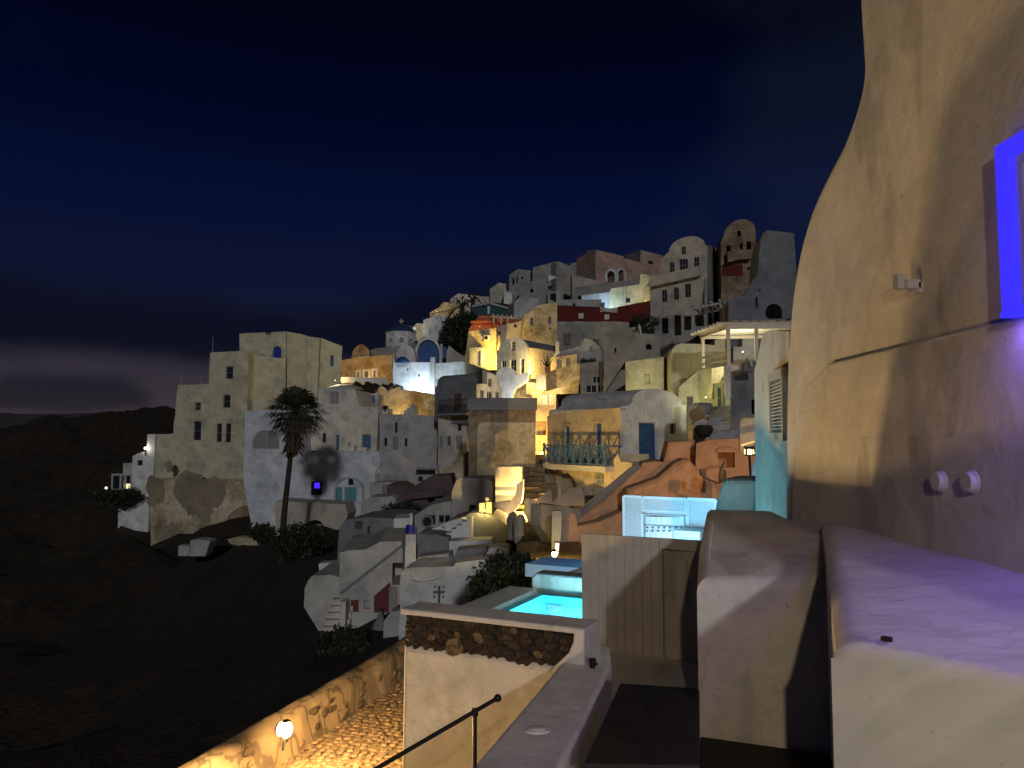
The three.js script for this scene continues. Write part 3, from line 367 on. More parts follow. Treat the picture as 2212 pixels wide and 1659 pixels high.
  const W = FR(qB(600, 1240), 70, 0), sh = thing('blue_shuttered_shed', 'small shed with dark blue shutters above the white terrace', 'shed', W); face(sh, W, qB, [[545, 1260], [545, 1090], [800, 1110], [800, 1260]], { t: 3, m: M.grey, dn: 1.5, op: [['n', 570, 1100, 620, 1230, { pm: M.bluedoor, name: 'shutter' }], ['n', 688, 1125, 762, 1212, { pm: M.deepblue, name: 'shutter' }]] });
}
// ---------------------------------------------------------------- the yellow lit house and its neighbours
{
  const H = house('yellow_lit_house', 'house wall glowing bright yellow under a lamp, with air conditioner', qB, [1900, 765], 80, -3, [[1738, 800], [1742, 700], [1760, 620], [1780, 428], [2084, 390], [2092, 766], [2092, 800]], { t: 5, m: M.wornyellow, dn: .5, op: [['n', 1925, 422, 1962, 530, { pm: M.beige, name: 'blind_window' }]] });
  const F = FR(qB(1990, 530), 79.6, -3), g = thing('wall_condenser', 'white air conditioner hung on the yellow lit wall', 'air conditioner', F), a = F.uv(qB(1955, 476)), b = F.uv(qB(2022, 530)); put('casing', box(a[0], b[1], -.3, b[0], a[1], .35), M.plastic, g, F); put('fan', new THREE.CylinderGeometry(.2, .2, .03, 18).rotateX(Math.PI / 2).translate(lerp(a[0], b[0], .35), (a[1] + b[1]) / 2, .36), M.dark, g, F);
  const D = house('grey_gate_box', 'grey rendered gate box with a panelled door before the yellow wall', qB, [1860, 800], 78.6, -3, [[1786, 860], [1790, 605], [1950, 602], [1950, 860]], { t: 2.4, m: M.grey, cat: 'gatehouse', op: [['d', 1815, 640, 1915, 806, { pm: M.grey, fm: M.grey, nx: 2 }]] });
  lamp('yellow_wall_lamp', 'strong yellow lamp in front of the yellow lit wall', P(qB(2062, 715), 77.9), [1, .68, .16], 88, { fit: 'spot' });
  house('low_ramp_wall', 'pale ramp wall running down in front of the yellow house', qB, [1760, 800], 91, 4, [[1540, 760], [1545, 640], [1570, 580], [1640, 640], [1760, 715], [1800, 730], [1800, 860], [1540, 860]], { t: 3, m: M.beige, cat: 'wall' });
  const T = house('terracotta_house', 'terracotta red house wall behind the white roof pergola', qD, [900, 1230], 85, 4, [[672, 1300], [680, 1230], [790, 1086], [942, 1090], [1252, 1112], [1252, 1300]], { t: 4, m: M.terracotta });
  const h = T.F.uv(qD(700, 1190)), h2 = T.F.uv(qD(935, 1160)); put('ledge', box(h[0], h2[1] - .15, 0, h2[0], h2[1] + .08, .6), M.terracotta, T.r, T.F);
  lamp('terracotta_lamp', 'orange lamp on the terracotta wall ledge', P(qD(800, 1205), 83.2), [1, .45, .1], 3.2, {});
  const K = house('brown_grey_house', 'brown grey house with two tiny square windows beside the yellow wall', qD, [1100, 1350], 82.5, 6, [[985, 1480], [985, 1205], [1090, 1180], [1262, 1140], [1270, 1480]], { t: 4, m: M.beige, op: [['n', 1172, 1180, 1203, 1215, { name: 'small_window' }], ['n', 1003, 1258, 1028, 1290, { name: 'small_window' }]] });
  face(K.r, FR(qD(1010, 1450), 80, 6), qD, [[993, 1462], [993, 1310], [1024, 1308], [1018, 1462]], { t: .6, m: M.wornyellow, name: 'chimney' });
}
function pergola(name, label, F, c, plan, { bw = .13, m = M.frame, slats = [], posts = [], z0 = 0, depth = 3, along = 'z' } = {}) { // beams between two crop points on the frame's plane
  const r = thing(name, label, 'pergola', F), a = F.uv(c(...plan[0]), z0), b = F.uv(c(...plan[1]), z0);
  const A = V3(a[0], a[1], z0), B = V3(b[0], b[1], z0), back = V3(0, .05, -depth);
  put('beam', bar(A, B, bw), m, r, F); put('beam', bar(A.clone().add(back), B.clone().add(back), bw), m, r, F);
  const n = slats; for (let i = 0; i < n; i++) { const p = A.clone().lerp(B, (i + .1) / (n - .8)); put('slat', bar(p.clone().add(V3(0, bw * 1.02, .35)), p.clone().add(back).add(V3(0, bw * 1.02, -.2)), bw * .9), m, r, F); }
  for (const [u, v, z] of posts) { const q = F.uv(c(u, v), z), t = clamp((q[0] - A.x) / (B.x - A.x)), top = lerp(A.y, B.y, t); put('post', box(q[0] - bw / 2, q[1], z - bw / 2, q[0] + bw / 2, top - bw * .52, z + bw / 2), m, r, F); }
  return r;
}
pergola('roof_pergola', 'small white pergola with spaced slats on the terracotta house', FR(qD(1000, 1170), 83.4, 8), qD, [[940, 1095], [1240, 1120]], { slats: 7, posts: [[950, 1170, 0], [1030, 1175, 0], [1105, 1178, 0], [1225, 1178, -3]], depth: 3, bw: .16, m: M.warm });
{
  const F = FR(qD(1170, 1660), 69, -34), vr = thing('vault_house_white_front', 'white vaulted house front with three tall windows, yellow lit side', 'house', F), gp = [[988, 1720], [985, 1560], [1000, 1480], ['arc', 1168, 1322], [1326, 1480], [1332, 1560], [1334, 1720]];
  face(vr, F, qD, gp, { t: .3, m: M.white, dn: 1, op: [['w', 1140, 1370, 1188, 1468, { nx: 2, ny: 3, fm: M.warm }], ['w', 1036, 1580, 1086, 1716, { nx: 2, fm: M.white }], ['w', 1126, 1566, 1196, 1716, { nx: 2, fm: M.white }], ['w', 1238, 1558, 1284, 1716, { nx: 2, fm: M.white }]] });
  face(vr, new Frame(F.at(0, 0, -.302), F.deg), qD, [[992, 1720], [989, 1560], [1004, 1480], ['arc', 1168, 1330], [1322, 1480], [1328, 1560], [1330, 1720]], { t: 6.5, m: M.slate, dn: 1, name: 'vault_body' });
  const x = F.uv(qC(300, 900))[0]; face(vr, F.side(x + .02, 1), qC, [[302, 1260], [303, 806], [480, 830], [672, 860], [660, 1260]], { t: .3, m: M.creamwall, name: 'side_wall', op: [['w', 472, 1010, 502, 1055, { nx: 1, ny: 1 }]] });
  const Y = house('terrace_window_house', 'cream house with two glazed doors above the ochre retaining wall', qC, [800, 1110], 67, -14, [[612, 1200], [618, 955], [1002, 902], [1004, 1200]], { t: 4, m: M.wornyellow, op: [['w', 706, 975, 790, 1125, { nx: 2, ny: 1, pm: M.curtain }], ['w', 842, 955, 902, 1080, { nx: 2, ny: 1, pm: M.curtain }]] });
  face(Y.r, FR(qC(1060, 900), 67.5, -14), qC, [[650, 950], [690, 880], [1060, 780], ['arc', 1190, 690], [1370, 900], [1375, 1060], [1010, 1040], [1004, 903]], { t: 5, m: M.grey, name: 'vault', op: [['n', 1186, 796, 1228, 870, { pm: M.dim, name: 'niche' }]] });
  const O = house('ochre_retaining_wall', 'ochre plastered retaining wall lit by a yellow lamp above the white door', qC, [820, 1400], 65, -12, [[548, 1440], [560, 1195], [590, 1170], [1045, 1040], [1040, 1380], [1005, 1440]], { t: 3, m: M.wornyellow, cat: 'wall', dn: .2 });
  coping(O, [585, 1172], [1046, 1042], { h: .1, w: .6, m: M.wornyellow });
  const Q = house('lit_doorway_house', 'bright yellow lit house base with two white doors under the ochre wall', qC, [560, 1640], 63, -8, [[350, 1660], [352, 1545], [345, 1490], [262, 1480], [268, 1310], [398, 1318], [402, 1400], [560, 1440], [700, 1400], [1026, 1330], [1026, 1470], [800, 1480], [700, 1480], [680, 1640]], { t: 3, m: M.wornyellow, op: [['d', 488, 1490, 560, 1640, { pm: M.frame }], ['d', 578, 1472, 632, 1630, { pm: M.frame, nx: 1 }]] });
  const lat = Q.F.uv(qC(415, 1210)), lat2 = Q.F.uv(qC(552, 1420)), lg = []; for (let i = 0; i < 14; i++) { const t = i / 13; lg.push(bar(V3(lerp(lat[0], lat2[0], t), lat2[1], .1), V3(lerp(lat[0], lat2[0], t), lat[1], .1), .03)); lg.push(bar(V3(lat[0], lerp(lat2[1], lat[1], t), .13), V3(lat2[0], lerp(lat2[1], lat[1], t), .13), .03)); } put('trellis', join(lg), M.grey, Q.r, Q.F);
  put('trellis_back', box(lat[0], lat2[1], -.2, lat2[0], lat[1], .02), M.dim, Q.r, Q.F);
  lamp('stair_lamp', 'yellow lamp by the white stair between vaulted houses', P(qC(390, 1120), 67), [1, .72, .24], 46, {});
  lamp('doorway_lamp', 'yellow lamp low beside the white doors under the ochre wall', P(qC(460, 1400), 61.6), [1, .74, .28], 34, {});
  // white stair
  const F3 = FR(qC(180, 1480), 64, -6), st = thing('white_outdoor_stair', 'short white outdoor stair lit yellow between vaulted houses', 'stair', F3); const s0 = F3.uv(qC(100, 1500)), s1 = F3.uv(qC(250, 1260)); for (let i = 0; i < 7; i++) { const t = i / 7; put('step', box(lerp(s0[0], s1[0], t), s0[1] - 1, -2, s1[0] + .8, lerp(s0[1], s1[1], t), -t * .1), M.wornyellow, st, F3); }
  const Wv = house('white_low_vault', 'low white vault roofs beside the outdoor stair', qC, [60, 1480], 62, -6, [[-180, 1600], [-180, 1210], ['arc', -20, 1090], [100, 1200], [295, 1165], [280, 1280], [100, 1400], [60, 1500], [60, 1600]], { t: 3, m: M.white });
  lamp('vault_foot_lamp', 'cool white lamp at the foot of the low white vaults', P(qC(150, 1560), 60), [.86, .94, 1], 11, {});
  const ag = thing('agave_pot', 'spiky agave in a pot on the ochre retaining wall', 'plant', FR(qC(575, 1170), 64.5, 0)), agF = FR(qC(575, 1170), 64.5, 0), lf = []; for (let i = 0; i < 18; i++) { const an = i * 2.4, e = .5 + (i % 5) * .22; lf.push(new THREE.ConeGeometry(.06, 1.1, 4).translate(0, .55, 0).rotateX(1.3 - e).rotateY(an)); } put('leaves', join(lf).translate(0, .45, 0), M.leaf, ag, agF); put('pot', new THREE.CylinderGeometry(.28, .2, .5, 14).translate(0, .22, 0), M.clay, ag, agF);
}
// ---------------------------------------------------------------- ochre arched building and the red wall
{
  const H = house('ochre_arched_house', 'weathered ochre house with curved shoulder and two white arched windows', qC, [450, 740], 79.5, 3, [[180, 780], [190, 690], [236, 620], [242, 322], [262, 306], [300, 312], [350, 250], [420, 205], [500, 178], [690, 150], [714, 160], [716, 780]], { t: 5, m: M.wornyellow, op: [['w', 320, 368, 372, 488, { arch: 1, nx: 1 }], ['w', 578, 348, 632, 462, { arch: 1, nx: 1 }], ['n', 334, 545, 360, 566, { name: 'hole' }], ['n', 598, 518, 624, 546, { name: 'hole' }]] });
  const R = house('red_wall_house', 'long dark red rendered wall with two small white windows', qC, [1200, 425], 82, -4, [[716, 440], [718, 192], [1332, 214], [1340, 290], [1580, 302], [1600, 214], [2066, 124], [2070, 380], [1590, 440]], { t: 5, m: M.red, dn: .1, op: [['w', 1025, 300, 1102, 382, { nx: 3, ny: 1, pm: M.shutterwhite }], ['w', 1400, 318, 1473, 398, { nx: 3, ny: 1, pm: M.shutterwhite }]] });
  const W = house('white_roof_parapet', 'white roof parapet with a tiny arched vent above the red wall', qC, [1050, 200], 83.5, -4, [[735, 260], [755, 112], [1356, 106], [1358, 240], [1340, 300], [1340, 330], [735, 300]], { t: 3, m: M.grey, cat: 'wall', op: [['w', 935, 160, 985, 204, { arch: 1, nx: 1, ny: 1 }]] });
  const S = house('scalloped_parapet', 'white scalloped corner parapet stepping down on the red wall', qC, [1450, 300], 81.6, -4, [[1335, 215], [1342, 262], [1372, 278], [1450, 288], [1582, 302], [1598, 214], [1580, 226], [1480, 236], [1390, 228]], { t: .7, m: M.grey, dn: 0, cat: 'wall' });
  const L = house('grey_brown_house', 'wide plain grey brown house wall below the red wall with two dark doors', qC, [1100, 800], 81, -4, [[714, 900], [716, 426], [1590, 428], [1760, 440], [1760, 900]], { t: 6, m: M.dim, op: [['d', 800, 604, 906, 782, { pm: M.wood, fm: M.slate }], ['d', 1230, 684, 1325, 800, { pm: M.wood, fm: M.slate, nx: 1 }]] });
  for (const [u, w] of [[790, 60], [990, 60]]) { const p = L.F.uv(qC(u - w, 428)), q = L.F.uv(qC(u + w, 428)), m = L.F.uv(qC(u, 500)); put('pale_patch', slab(poly([[p[0], p[1]], [m[0], m[1]], [q[0], q[1]]]), .05, .03), M.beige, L.r, L.F); }
  house('square_white_chimney', 'squat white chimney beside the weathered ochre house', qC, [715, 840], 72, 0, [[688, 900], [690, 720], [744, 716], [742, 900]], { t: 1, m: M.warm, cat: 'chimney' });
}
{ // floodlit white upper wall
  const H = house('floodlit_white_house', 'cold white floodlit terrace house above the red wall', qU, [1670, 1330], 91, -6, [[1436, 1420], [1440, 1156], [1896, 1104], [1902, 1420]], { t: 5, m: M.bluewhite });
  const K = house('mint_wall_house', 'pale mint and cream house with a dark window and framed sign', qE, [220, 960], 90, -8, [[0, 1120], [0, 830], [20, 790], [325, 745], [335, 640], [380, 630], [440, 655], [442, 1120]], { t: 5, m: M.lime, op: [['w', 175, 888, 228, 946, { nx: 1, ny: 1 }], ['n', 240, 878, 290, 955, { pm: M.shutterwhite, name: 'framed_sign' }], ['n', 404, 668, 426, 765, { pm: M.warm, name: 'niche' }]] });
  const a = K.F.uv(qE(165, 765)), b = K.F.uv(qE(165, 975)); put('drain_pipe', rod(V3(b[0], b[1], .1), V3(a[0], a[1], .1), .07), M.warm, K.r, K.F);
  lamp('white_wall_floodlight', 'cold floodlight on the roof below the white upper wall', P(qU(1830, 1340), 88.6), [.55, .8, 1], 22, { fit: 'spot' });
  lamp('mint_wall_lamp', 'warm lamp at the foot of the cream corner tower', P(qE(395, 930), 87.6), [1, .82, .45], 9, { fit: 'spot' });
  house('dark_green_bin', 'dark green water tank on the red wall roof', qC, [1380, 225], 83, 0, [[1358, 240], [1360, 150], [1404, 150], [1404, 240]], { t: .9, m: M.slate, dn: .2, cat: 'tank' });
}
{ // pink house on the ridge
  const d = 108, F = FR(qU(1800, 900), d, 22), r = thing('pink_arcade_house', 'faded pink house with two white trimmed arches on the ridge', 'house', F);
  face(r, F, qU, [[1640, 1120], [1640, 488], [2045, 586], [2048, 612], [2240, 660], [2440, 720], [2440, 1120]], { t: 6, m: M.pinkwall, dn: 1, op: [['n', 1806, 785, 1922, 972, { arch: 1, name: 'arch' }], ['n', 1962, 775, 2045, 950, { arch: 1, name: 'arch' }]] });
  for (const [a, b, c, e] of [[1775, 760, 1945, 975], [1940, 752, 2082, 955]]) { const p = F.uv(qU(a, b)), q = F.uv(qU(c, e)), i = (q[0] - p[0]) * .18, s = poly(archPts(p[0], q[1], q[0], p[1], (q[0] - p[0]) / 2)); s.holes.push(new THREE.Path(archPts(p[0] + i, q[1] + .01, q[0] - i, p[1] - i, (q[0] - p[0]) / 2 - i).map(v => new THREE.Vector2(...v)))); put('arch_trim', slab(s, .2, .12), M.white, r, F); }
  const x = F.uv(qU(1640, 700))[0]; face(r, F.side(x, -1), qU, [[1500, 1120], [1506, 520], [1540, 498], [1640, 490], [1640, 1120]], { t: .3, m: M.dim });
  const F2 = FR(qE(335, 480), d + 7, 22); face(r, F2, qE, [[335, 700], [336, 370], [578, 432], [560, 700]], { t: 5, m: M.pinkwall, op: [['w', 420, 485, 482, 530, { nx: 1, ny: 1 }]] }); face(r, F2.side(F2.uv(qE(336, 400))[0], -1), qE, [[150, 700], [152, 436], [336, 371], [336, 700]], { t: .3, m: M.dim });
  const T = house('ridge_terrace_wall', 'grey terrace wall below the pink arcade house', qU, [1900, 1000], 104, -6, [[1500, 1200], [1500, 1000], [1740, 985], [2000, 950], [2440, 900], [2440, 1200]], { t: 3, m: M.dim, cat: 'wall' });
  house('lit_pediment_wall', 'pale sloping parapet wall in front of the dark ridge houses', qU, [1500, 1000], 106, 10, [[1298, 1040], [1300, 856], [1690, 945], [1692, 1010], [1560, 1000], [1420, 1030]], { t: 1, m: M.beige, cat: 'wall' });
  house('mauve_grey_house', 'grey house with a stained shoulder behind the cold white wall', qU, [1550, 1200], 98, -4, [[1320, 1260], [1325, 1040], [1580, 995], [1760, 1040], [1780, 1120], [1780, 1260]], { t: 4, m: M.dim, op: [['n', 1385, 1160, 1436, 1218, { name: 'dark_window' }]] });
}
{ // dark ridge houses
  house('ridge_gable_house', 'dim gabled house with two narrow windows at the ridge end', qU, [500, 1000], 116, -14, [[386, 1160], [386, 860], [515, 772], [720, 795], [720, 1160]], { t: 5, m: M.dim, op: [['w', 425, 905, 462, 1000, { nx: 1 }], ['w', 484, 895, 512, 985, { nx: 1 }], ['n', 560, 880, 590, 920, { name: 'dark_window' }], ['n', 508, 808, 526, 838, { name: 'dark_window' }]] });
  house('ridge_block_house', 'large plain dim block house on the ridge skyline', qU, [900, 1000], 113, 6, [[725, 1200], [730, 760], [752, 742], [1070, 662], [1075, 1200]], { t: 6, m: M.dim });
  house('ridge_corner_house', 'dim olive corner house with sloping roofline on the ridge', qU, [1180, 1000], 112, 24, [[1066, 1230], [1070, 660], [1130, 668], [1310, 740], [1320, 1230]], { t: 6, m: M.dim, op: [['n', 1185, 1180, 1246, 1222, { name: 'dark_window' }]] });
  house('ridge_back_house', 'dark plain house half hidden behind the pink arcade house', qU, [1400, 900], 121, 4, [[1270, 1100], [1275, 690], [1380, 672], [1510, 688], [1510, 1100]], { t: 5, m: M.dim });
  house('ridge_lower_house', 'dim lower house with one small window under the ridge blocks', qU, [700, 1100], 110, -4, [[530, 1240], [535, 975], [850, 930], [870, 900], [920, 920], [950, 950], [950, 1240]], { t: 4, m: M.dim, op: [['n', 690, 1060, 738, 1112, { name: 'dark_window' }]] });
  house('white_roof_fin', 'small white triangular roof parapet among the dim ridge houses', qU, [1000, 920], 109.5, 8, [[948, 925], [950, 852], [1075, 886], [1060, 900]], { t: .8, m: M.white, dn: .3, cat: 'wall' });
  house('gateway_house', 'grey gateway with a big dark door below the ridge corner', qU, [1040, 1250], 100, 2, [[944, 1300], [946, 1120], [990, 1100], [1104, 1090], [1134, 1100], [1134, 1300]], { t: 3, m: M.grey, cat: 'gatehouse', op: [['n', 982, 1125, 1070, 1252, { name: 'dark_door' }]] });
  house('narrow_tower_house', 'narrow ochre grey tower house with a roof pole on the ridge', qU, [280, 1250], 111, 8, [[105, 1290], [108, 1060], [215, 985], [222, 970], [342, 985], [345, 1290]], { t: 5, m: M.beige });
  house('white_chimneys_house', 'pale house with stepped white chimneys beside the narrow tower', qU, [400, 1200], 107, 0, [[300, 1300], [315, 1060], [345, 1060], [348, 1120], [368, 1090], [402, 1095], [404, 1130], [430, 1105], [432, 1300]], { t: 3, m: M.white });
  house('white_shed_roof_house', 'pale grey house with a sloping roof above the ochre arched house', qU, [640, 1350], 94, 14, [[440, 1480], [455, 1260], [525, 1188], [720, 1190], [815, 1212], [815, 1262], [690, 1480]], { t: 4, m: M.grey });
  const T = house('teal_canopy_house', 'low house with a dark teal canopy and white post above the pergola', qD, [900, 1050], 97, -3, [[700, 1110], [712, 1000], [900, 965], [1170, 1030], [1170, 1110]], { t: 4, m: mat(lin(.03, .075, .085)), op: [] });
  const a = T.F.uv(qD(885, 1070)), b = T.F.uv(qD(910, 985)); put('post', box(a[0], a[1], .02, b[0], b[1], .2), M.white, T.r, T.F);
  const e = T.F.uv(qD(720, 1000)), f = T.F.uv(qD(905, 965)), g = T.F.uv(qD(1172, 1035)); put('roof_edge', slab(poly([[e[0], e[1]], [f[0], f[1]], [g[0], g[1]], [g[0], g[1] + .25], [f[0], f[1] + .3], [e[0], e[1] + .3]]), 4.4, .3), M.grey, T.r, T.F);
}
{ // upper left white houses
  house('white_corner_house', 'blue white corner house at the town edge behind the church', qD, [260, 1330], 100, 6, [[180, 1380], [186, 1132], [310, 1098], [410, 1080], [470, 1150], [470, 1380]], { t: 4, m: M.bluewhite, op: [['n', 346, 1080, 366, 1150, { pm: M.white, name: 'niche' }]] });
  house('white_terrace_front', 'bright white terrace wall beside the climbing bush', qD, [320, 1330], 96, 4, [[240, 1380], [245, 1238], [300, 1238], [302, 1190], [365, 1192], [405, 1180], [360, 1330], [355, 1380]], { t: 2, m: M.bluewhite, cat: 'wall' });
  const R = house('yellow_roof_house', 'stepped roof terrace catching yellow light at the town edge', qD, [350, 1080], 104, 8, [[255, 1180], [258, 1050], [372, 985], [375, 965], [412, 940], [478, 942], [560, 970], [560, 1180]], { t: 5, m: M.wornyellow });
  house('grey_roof_block', 'grey flat roofed block with a lit corner on the skyline', qD, [600, 950], 106, 10, [[478, 1150], [480, 905], [515, 880], [560, 846], [690, 862], [900, 880], [900, 1150]], { t: 5, m: M.grey });
  const gl = R.F.uv(qD(272, 1075)), g2 = R.F.uv(qD(470, 1030)), bb = []; for (let i = 0; i < 12; i++) { const t = i / 11, x = lerp(gl[0], g2[0], t), y = lerp(gl[1], g2[1], t); bb.push(box(x - .03, y - .9, .3, x + .03, y + .1, .36)); } bb.push(bar(V3(gl[0], gl[1] + .1, .33), V3(g2[0], g2[1] + .1, .33), .07)); put('railing', join(bb), M.iron, R.r, R.F);
  lamp('edge_roof_lamp', 'warm lamp on the roof at the town edge', P(qD(330, 1040), 101), [1, .8, .45], 9, {});
  lamp('skyline_lamp', 'thin bright lamp above the grey roof block', P(qD(690, 872), 104), [1, .85, .55], 4, {});
}
// ---------------------------------------------------------------- upper right houses
{
  const F = FR(qE(760, 1000), 82, -18), r = thing('tall_vault_house', 'tall pale vaulted house with round topped facade and deep balcony', 'house', F), w = (a, b, c, d, e = {}) => ['w', a, b, c, d, { nx: 2, ny: 2, fm: M.slate, ...e }];
  face(r, F, qE, [[445, 1330], [446, 656], [552, 640], [580, 452], [602, 432], [650, 385], ['arc', 845, 225], [1040, 318], [1064, 326], [1066, 1330]], { t: 6.5, m: M.beige, dn: 1, op: [w(785, 335, 830, 415), w(655, 508, 708, 632), w(760, 470, 855, 600, { nx: 3 }), w(920, 450, 978, 562), w(700, 700, 735, 746), w(570, 805, 626, 936), w(700, 780, 755, 912), w(820, 740, 888, 886)] });
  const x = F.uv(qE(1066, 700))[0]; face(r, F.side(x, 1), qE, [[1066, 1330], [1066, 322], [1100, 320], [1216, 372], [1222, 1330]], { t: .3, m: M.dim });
  const a = F.uv(qE(446, 662), .9), b = F.uv(qE(985, 540), .9); put('balcony_parapet', slab(poly([[a[0], a[1] - 1.1], [b[0], a[1] - 1.1 + (b[1] - a[1])], [b[0], b[1]], [a[0], a[1]]]), .9, .9), M.beige, r, F);
  const H = house('porch_house', 'dark porch with columns below the tall vaulted house', qE, [700, 1300], 74, -12, [[440, 1420], [445, 1105], [700, 1072], [900, 1080], [1060, 1060], [1070, 1420]], { t: 4, m: M.dim, op: [['n', 570, 1112, 642, 1282, { name: 'dark_window' }], ['n', 706, 1080, 782, 1300, { name: 'dark_door' }], ['n', 812, 1092, 892, 1242, { name: 'dark_window' }], ['n', 930, 1080, 1030, 1200, { name: 'dark_window' }]] });
}
{
  const H = house('brown_vault_house', 'ruined brown vaulted house with sagging balcony on the skyline', qE, [1400, 780], 89, -8, [[1215, 960], [1210, 290], [1245, 215], ['arc', 1415, 40], [1585, 150], [1592, 160], [1592, 960]], { t: 6, m: M.brown, op: [['n', 1390, 160, 1432, 226, { arch: 1, name: 'dark_window' }], ['n', 1272, 325, 1322, 396, { name: 'dark_window' }], ['n', 1418, 298, 1452, 362, { name: 'dark_window' }], ['n', 1490, 280, 1542, 372, { name: 'dark_window' }], ['n', 1502, 560, 1530, 590, { name: 'dark_window' }]] });
  const a = H.F.uv(qE(1270, 395)), b = H.F.uv(qE(1530, 520)); put('balcony', slab(poly([[a[0], b[1]], [(a[0] + b[0]) / 2, b[1] + .3], [b[0], b[1] + .35], [b[0], a[1]], [a[0], a[1] - .2]]), 1.1, 1.1), M.brown, H.r, H.F);
  const c = H.F.uv(qE(1222, 535)), d = H.F.uv(qE(1450, 650)); put('red_render', box(c[0], d[1], 0, d[0], c[1], .05), M.red, H.r, H.F);
  const G = house('grey_gable_house', 'tall plain grey house with a long sloping shoulder beyond the near wall', qE, [1700, 800], 68, -10, [[1300, 1000], [1300, 945], [1560, 705], [1610, 640], [1640, 300], [1672, 182], [1720, 158], [2010, 190], [2060, 1000]], { t: 6, m: M.slate, dn: 1 });
  const V = house('dark_cave_vault', 'low dark vault with a black cave opening near the pergola', qE, [1600, 1130], 60, -10, [[1290, 1250], [1295, 910], [1500, 860], [1640, 820], ['arc', 1760, 730], [1900, 830], [1960, 1250]], { t: 4, m: M.slate, op: [['n', 1695, 960, 1880, 1118, { arch: 1, name: 'cave_opening' }], ['n', 1590, 880, 1612, 1000, { name: 'slit_window' }]] });
  pergola('dark_pergola', 'unlit grey pergola with four spaced beams below the ruined vault', FR(qE(1050, 1290), 63, -24), qE, [[890, 1010], [1215, 950]], { slats: 4, posts: [[912, 1290, 0], [1217, 1180, 0]], depth: 3.4, bw: .2, m: M.grey });
}
{ // grey vault cluster below the grey brown wall
  house('rounded_grey_house', 'rounded grey house with a pinkish corner and small arched window', qC, [1800, 900], 56, -8, [[1375, 1110], [1395, 662], [1580, 610], [1600, 605], [1720, 580], [2180, 620], [2212, 700], [2212, 1000], [1700, 1010]], { t: 4, m: M.dim, op: [['n', 2000, 748, 2088, 832, { arch: 1, name: 'arched_window' }], ['n', 1545, 815, 1575, 882, { name: 'slit_window' }]] });
  const H = house('grey_courtyard_house', 'dark grey courtyard house with shuttered windows and a blue tarp', qC, [1300, 1400], 58, -6, [[1046, 1600], [1046, 1040], [1380, 1000], [1500, 1060], [1560, 1100], [1705, 1060], [1705, 1340], [1540, 1440], [1530, 1600]], { t: 4, m: M.dim, op: [['w', 1228, 1215, 1345, 1325, { nx: 2 }], ['n', 1378, 1115, 1476, 1310, { pm: M.deepblue, name: 'tarp' }], ['w', 1130, 1345, 1292, 1465, { nx: 2 }], ['n', 1310, 1350, 1336, 1440, { name: 'dark_window' }], ['w', 1356, 1350, 1440, 1432, { nx: 1 }]] });
  for (const [u, v0, u2, v1] of [[1468, 680, 1552, 1098], [1905, 475, 1990, 920]]) { const F = FR(qC(u2, v1), 57, 0), p = thing('leaning_pole', u < 1600 ? 'dark leaning pole before the rounded grey house' : 'pale leaning pole with furled parasol before the rounded grey house', 'pole', F), a = F.uv(qC(u, v0)), b = F.uv(qC(u2, v1)); put('pole_shaft', rod(V3(b[0], b[1] - .3, 0), V3(a[0], a[1], 0), .11, .09), u < 1600 ? M.iron : M.steel, p, F); }
}

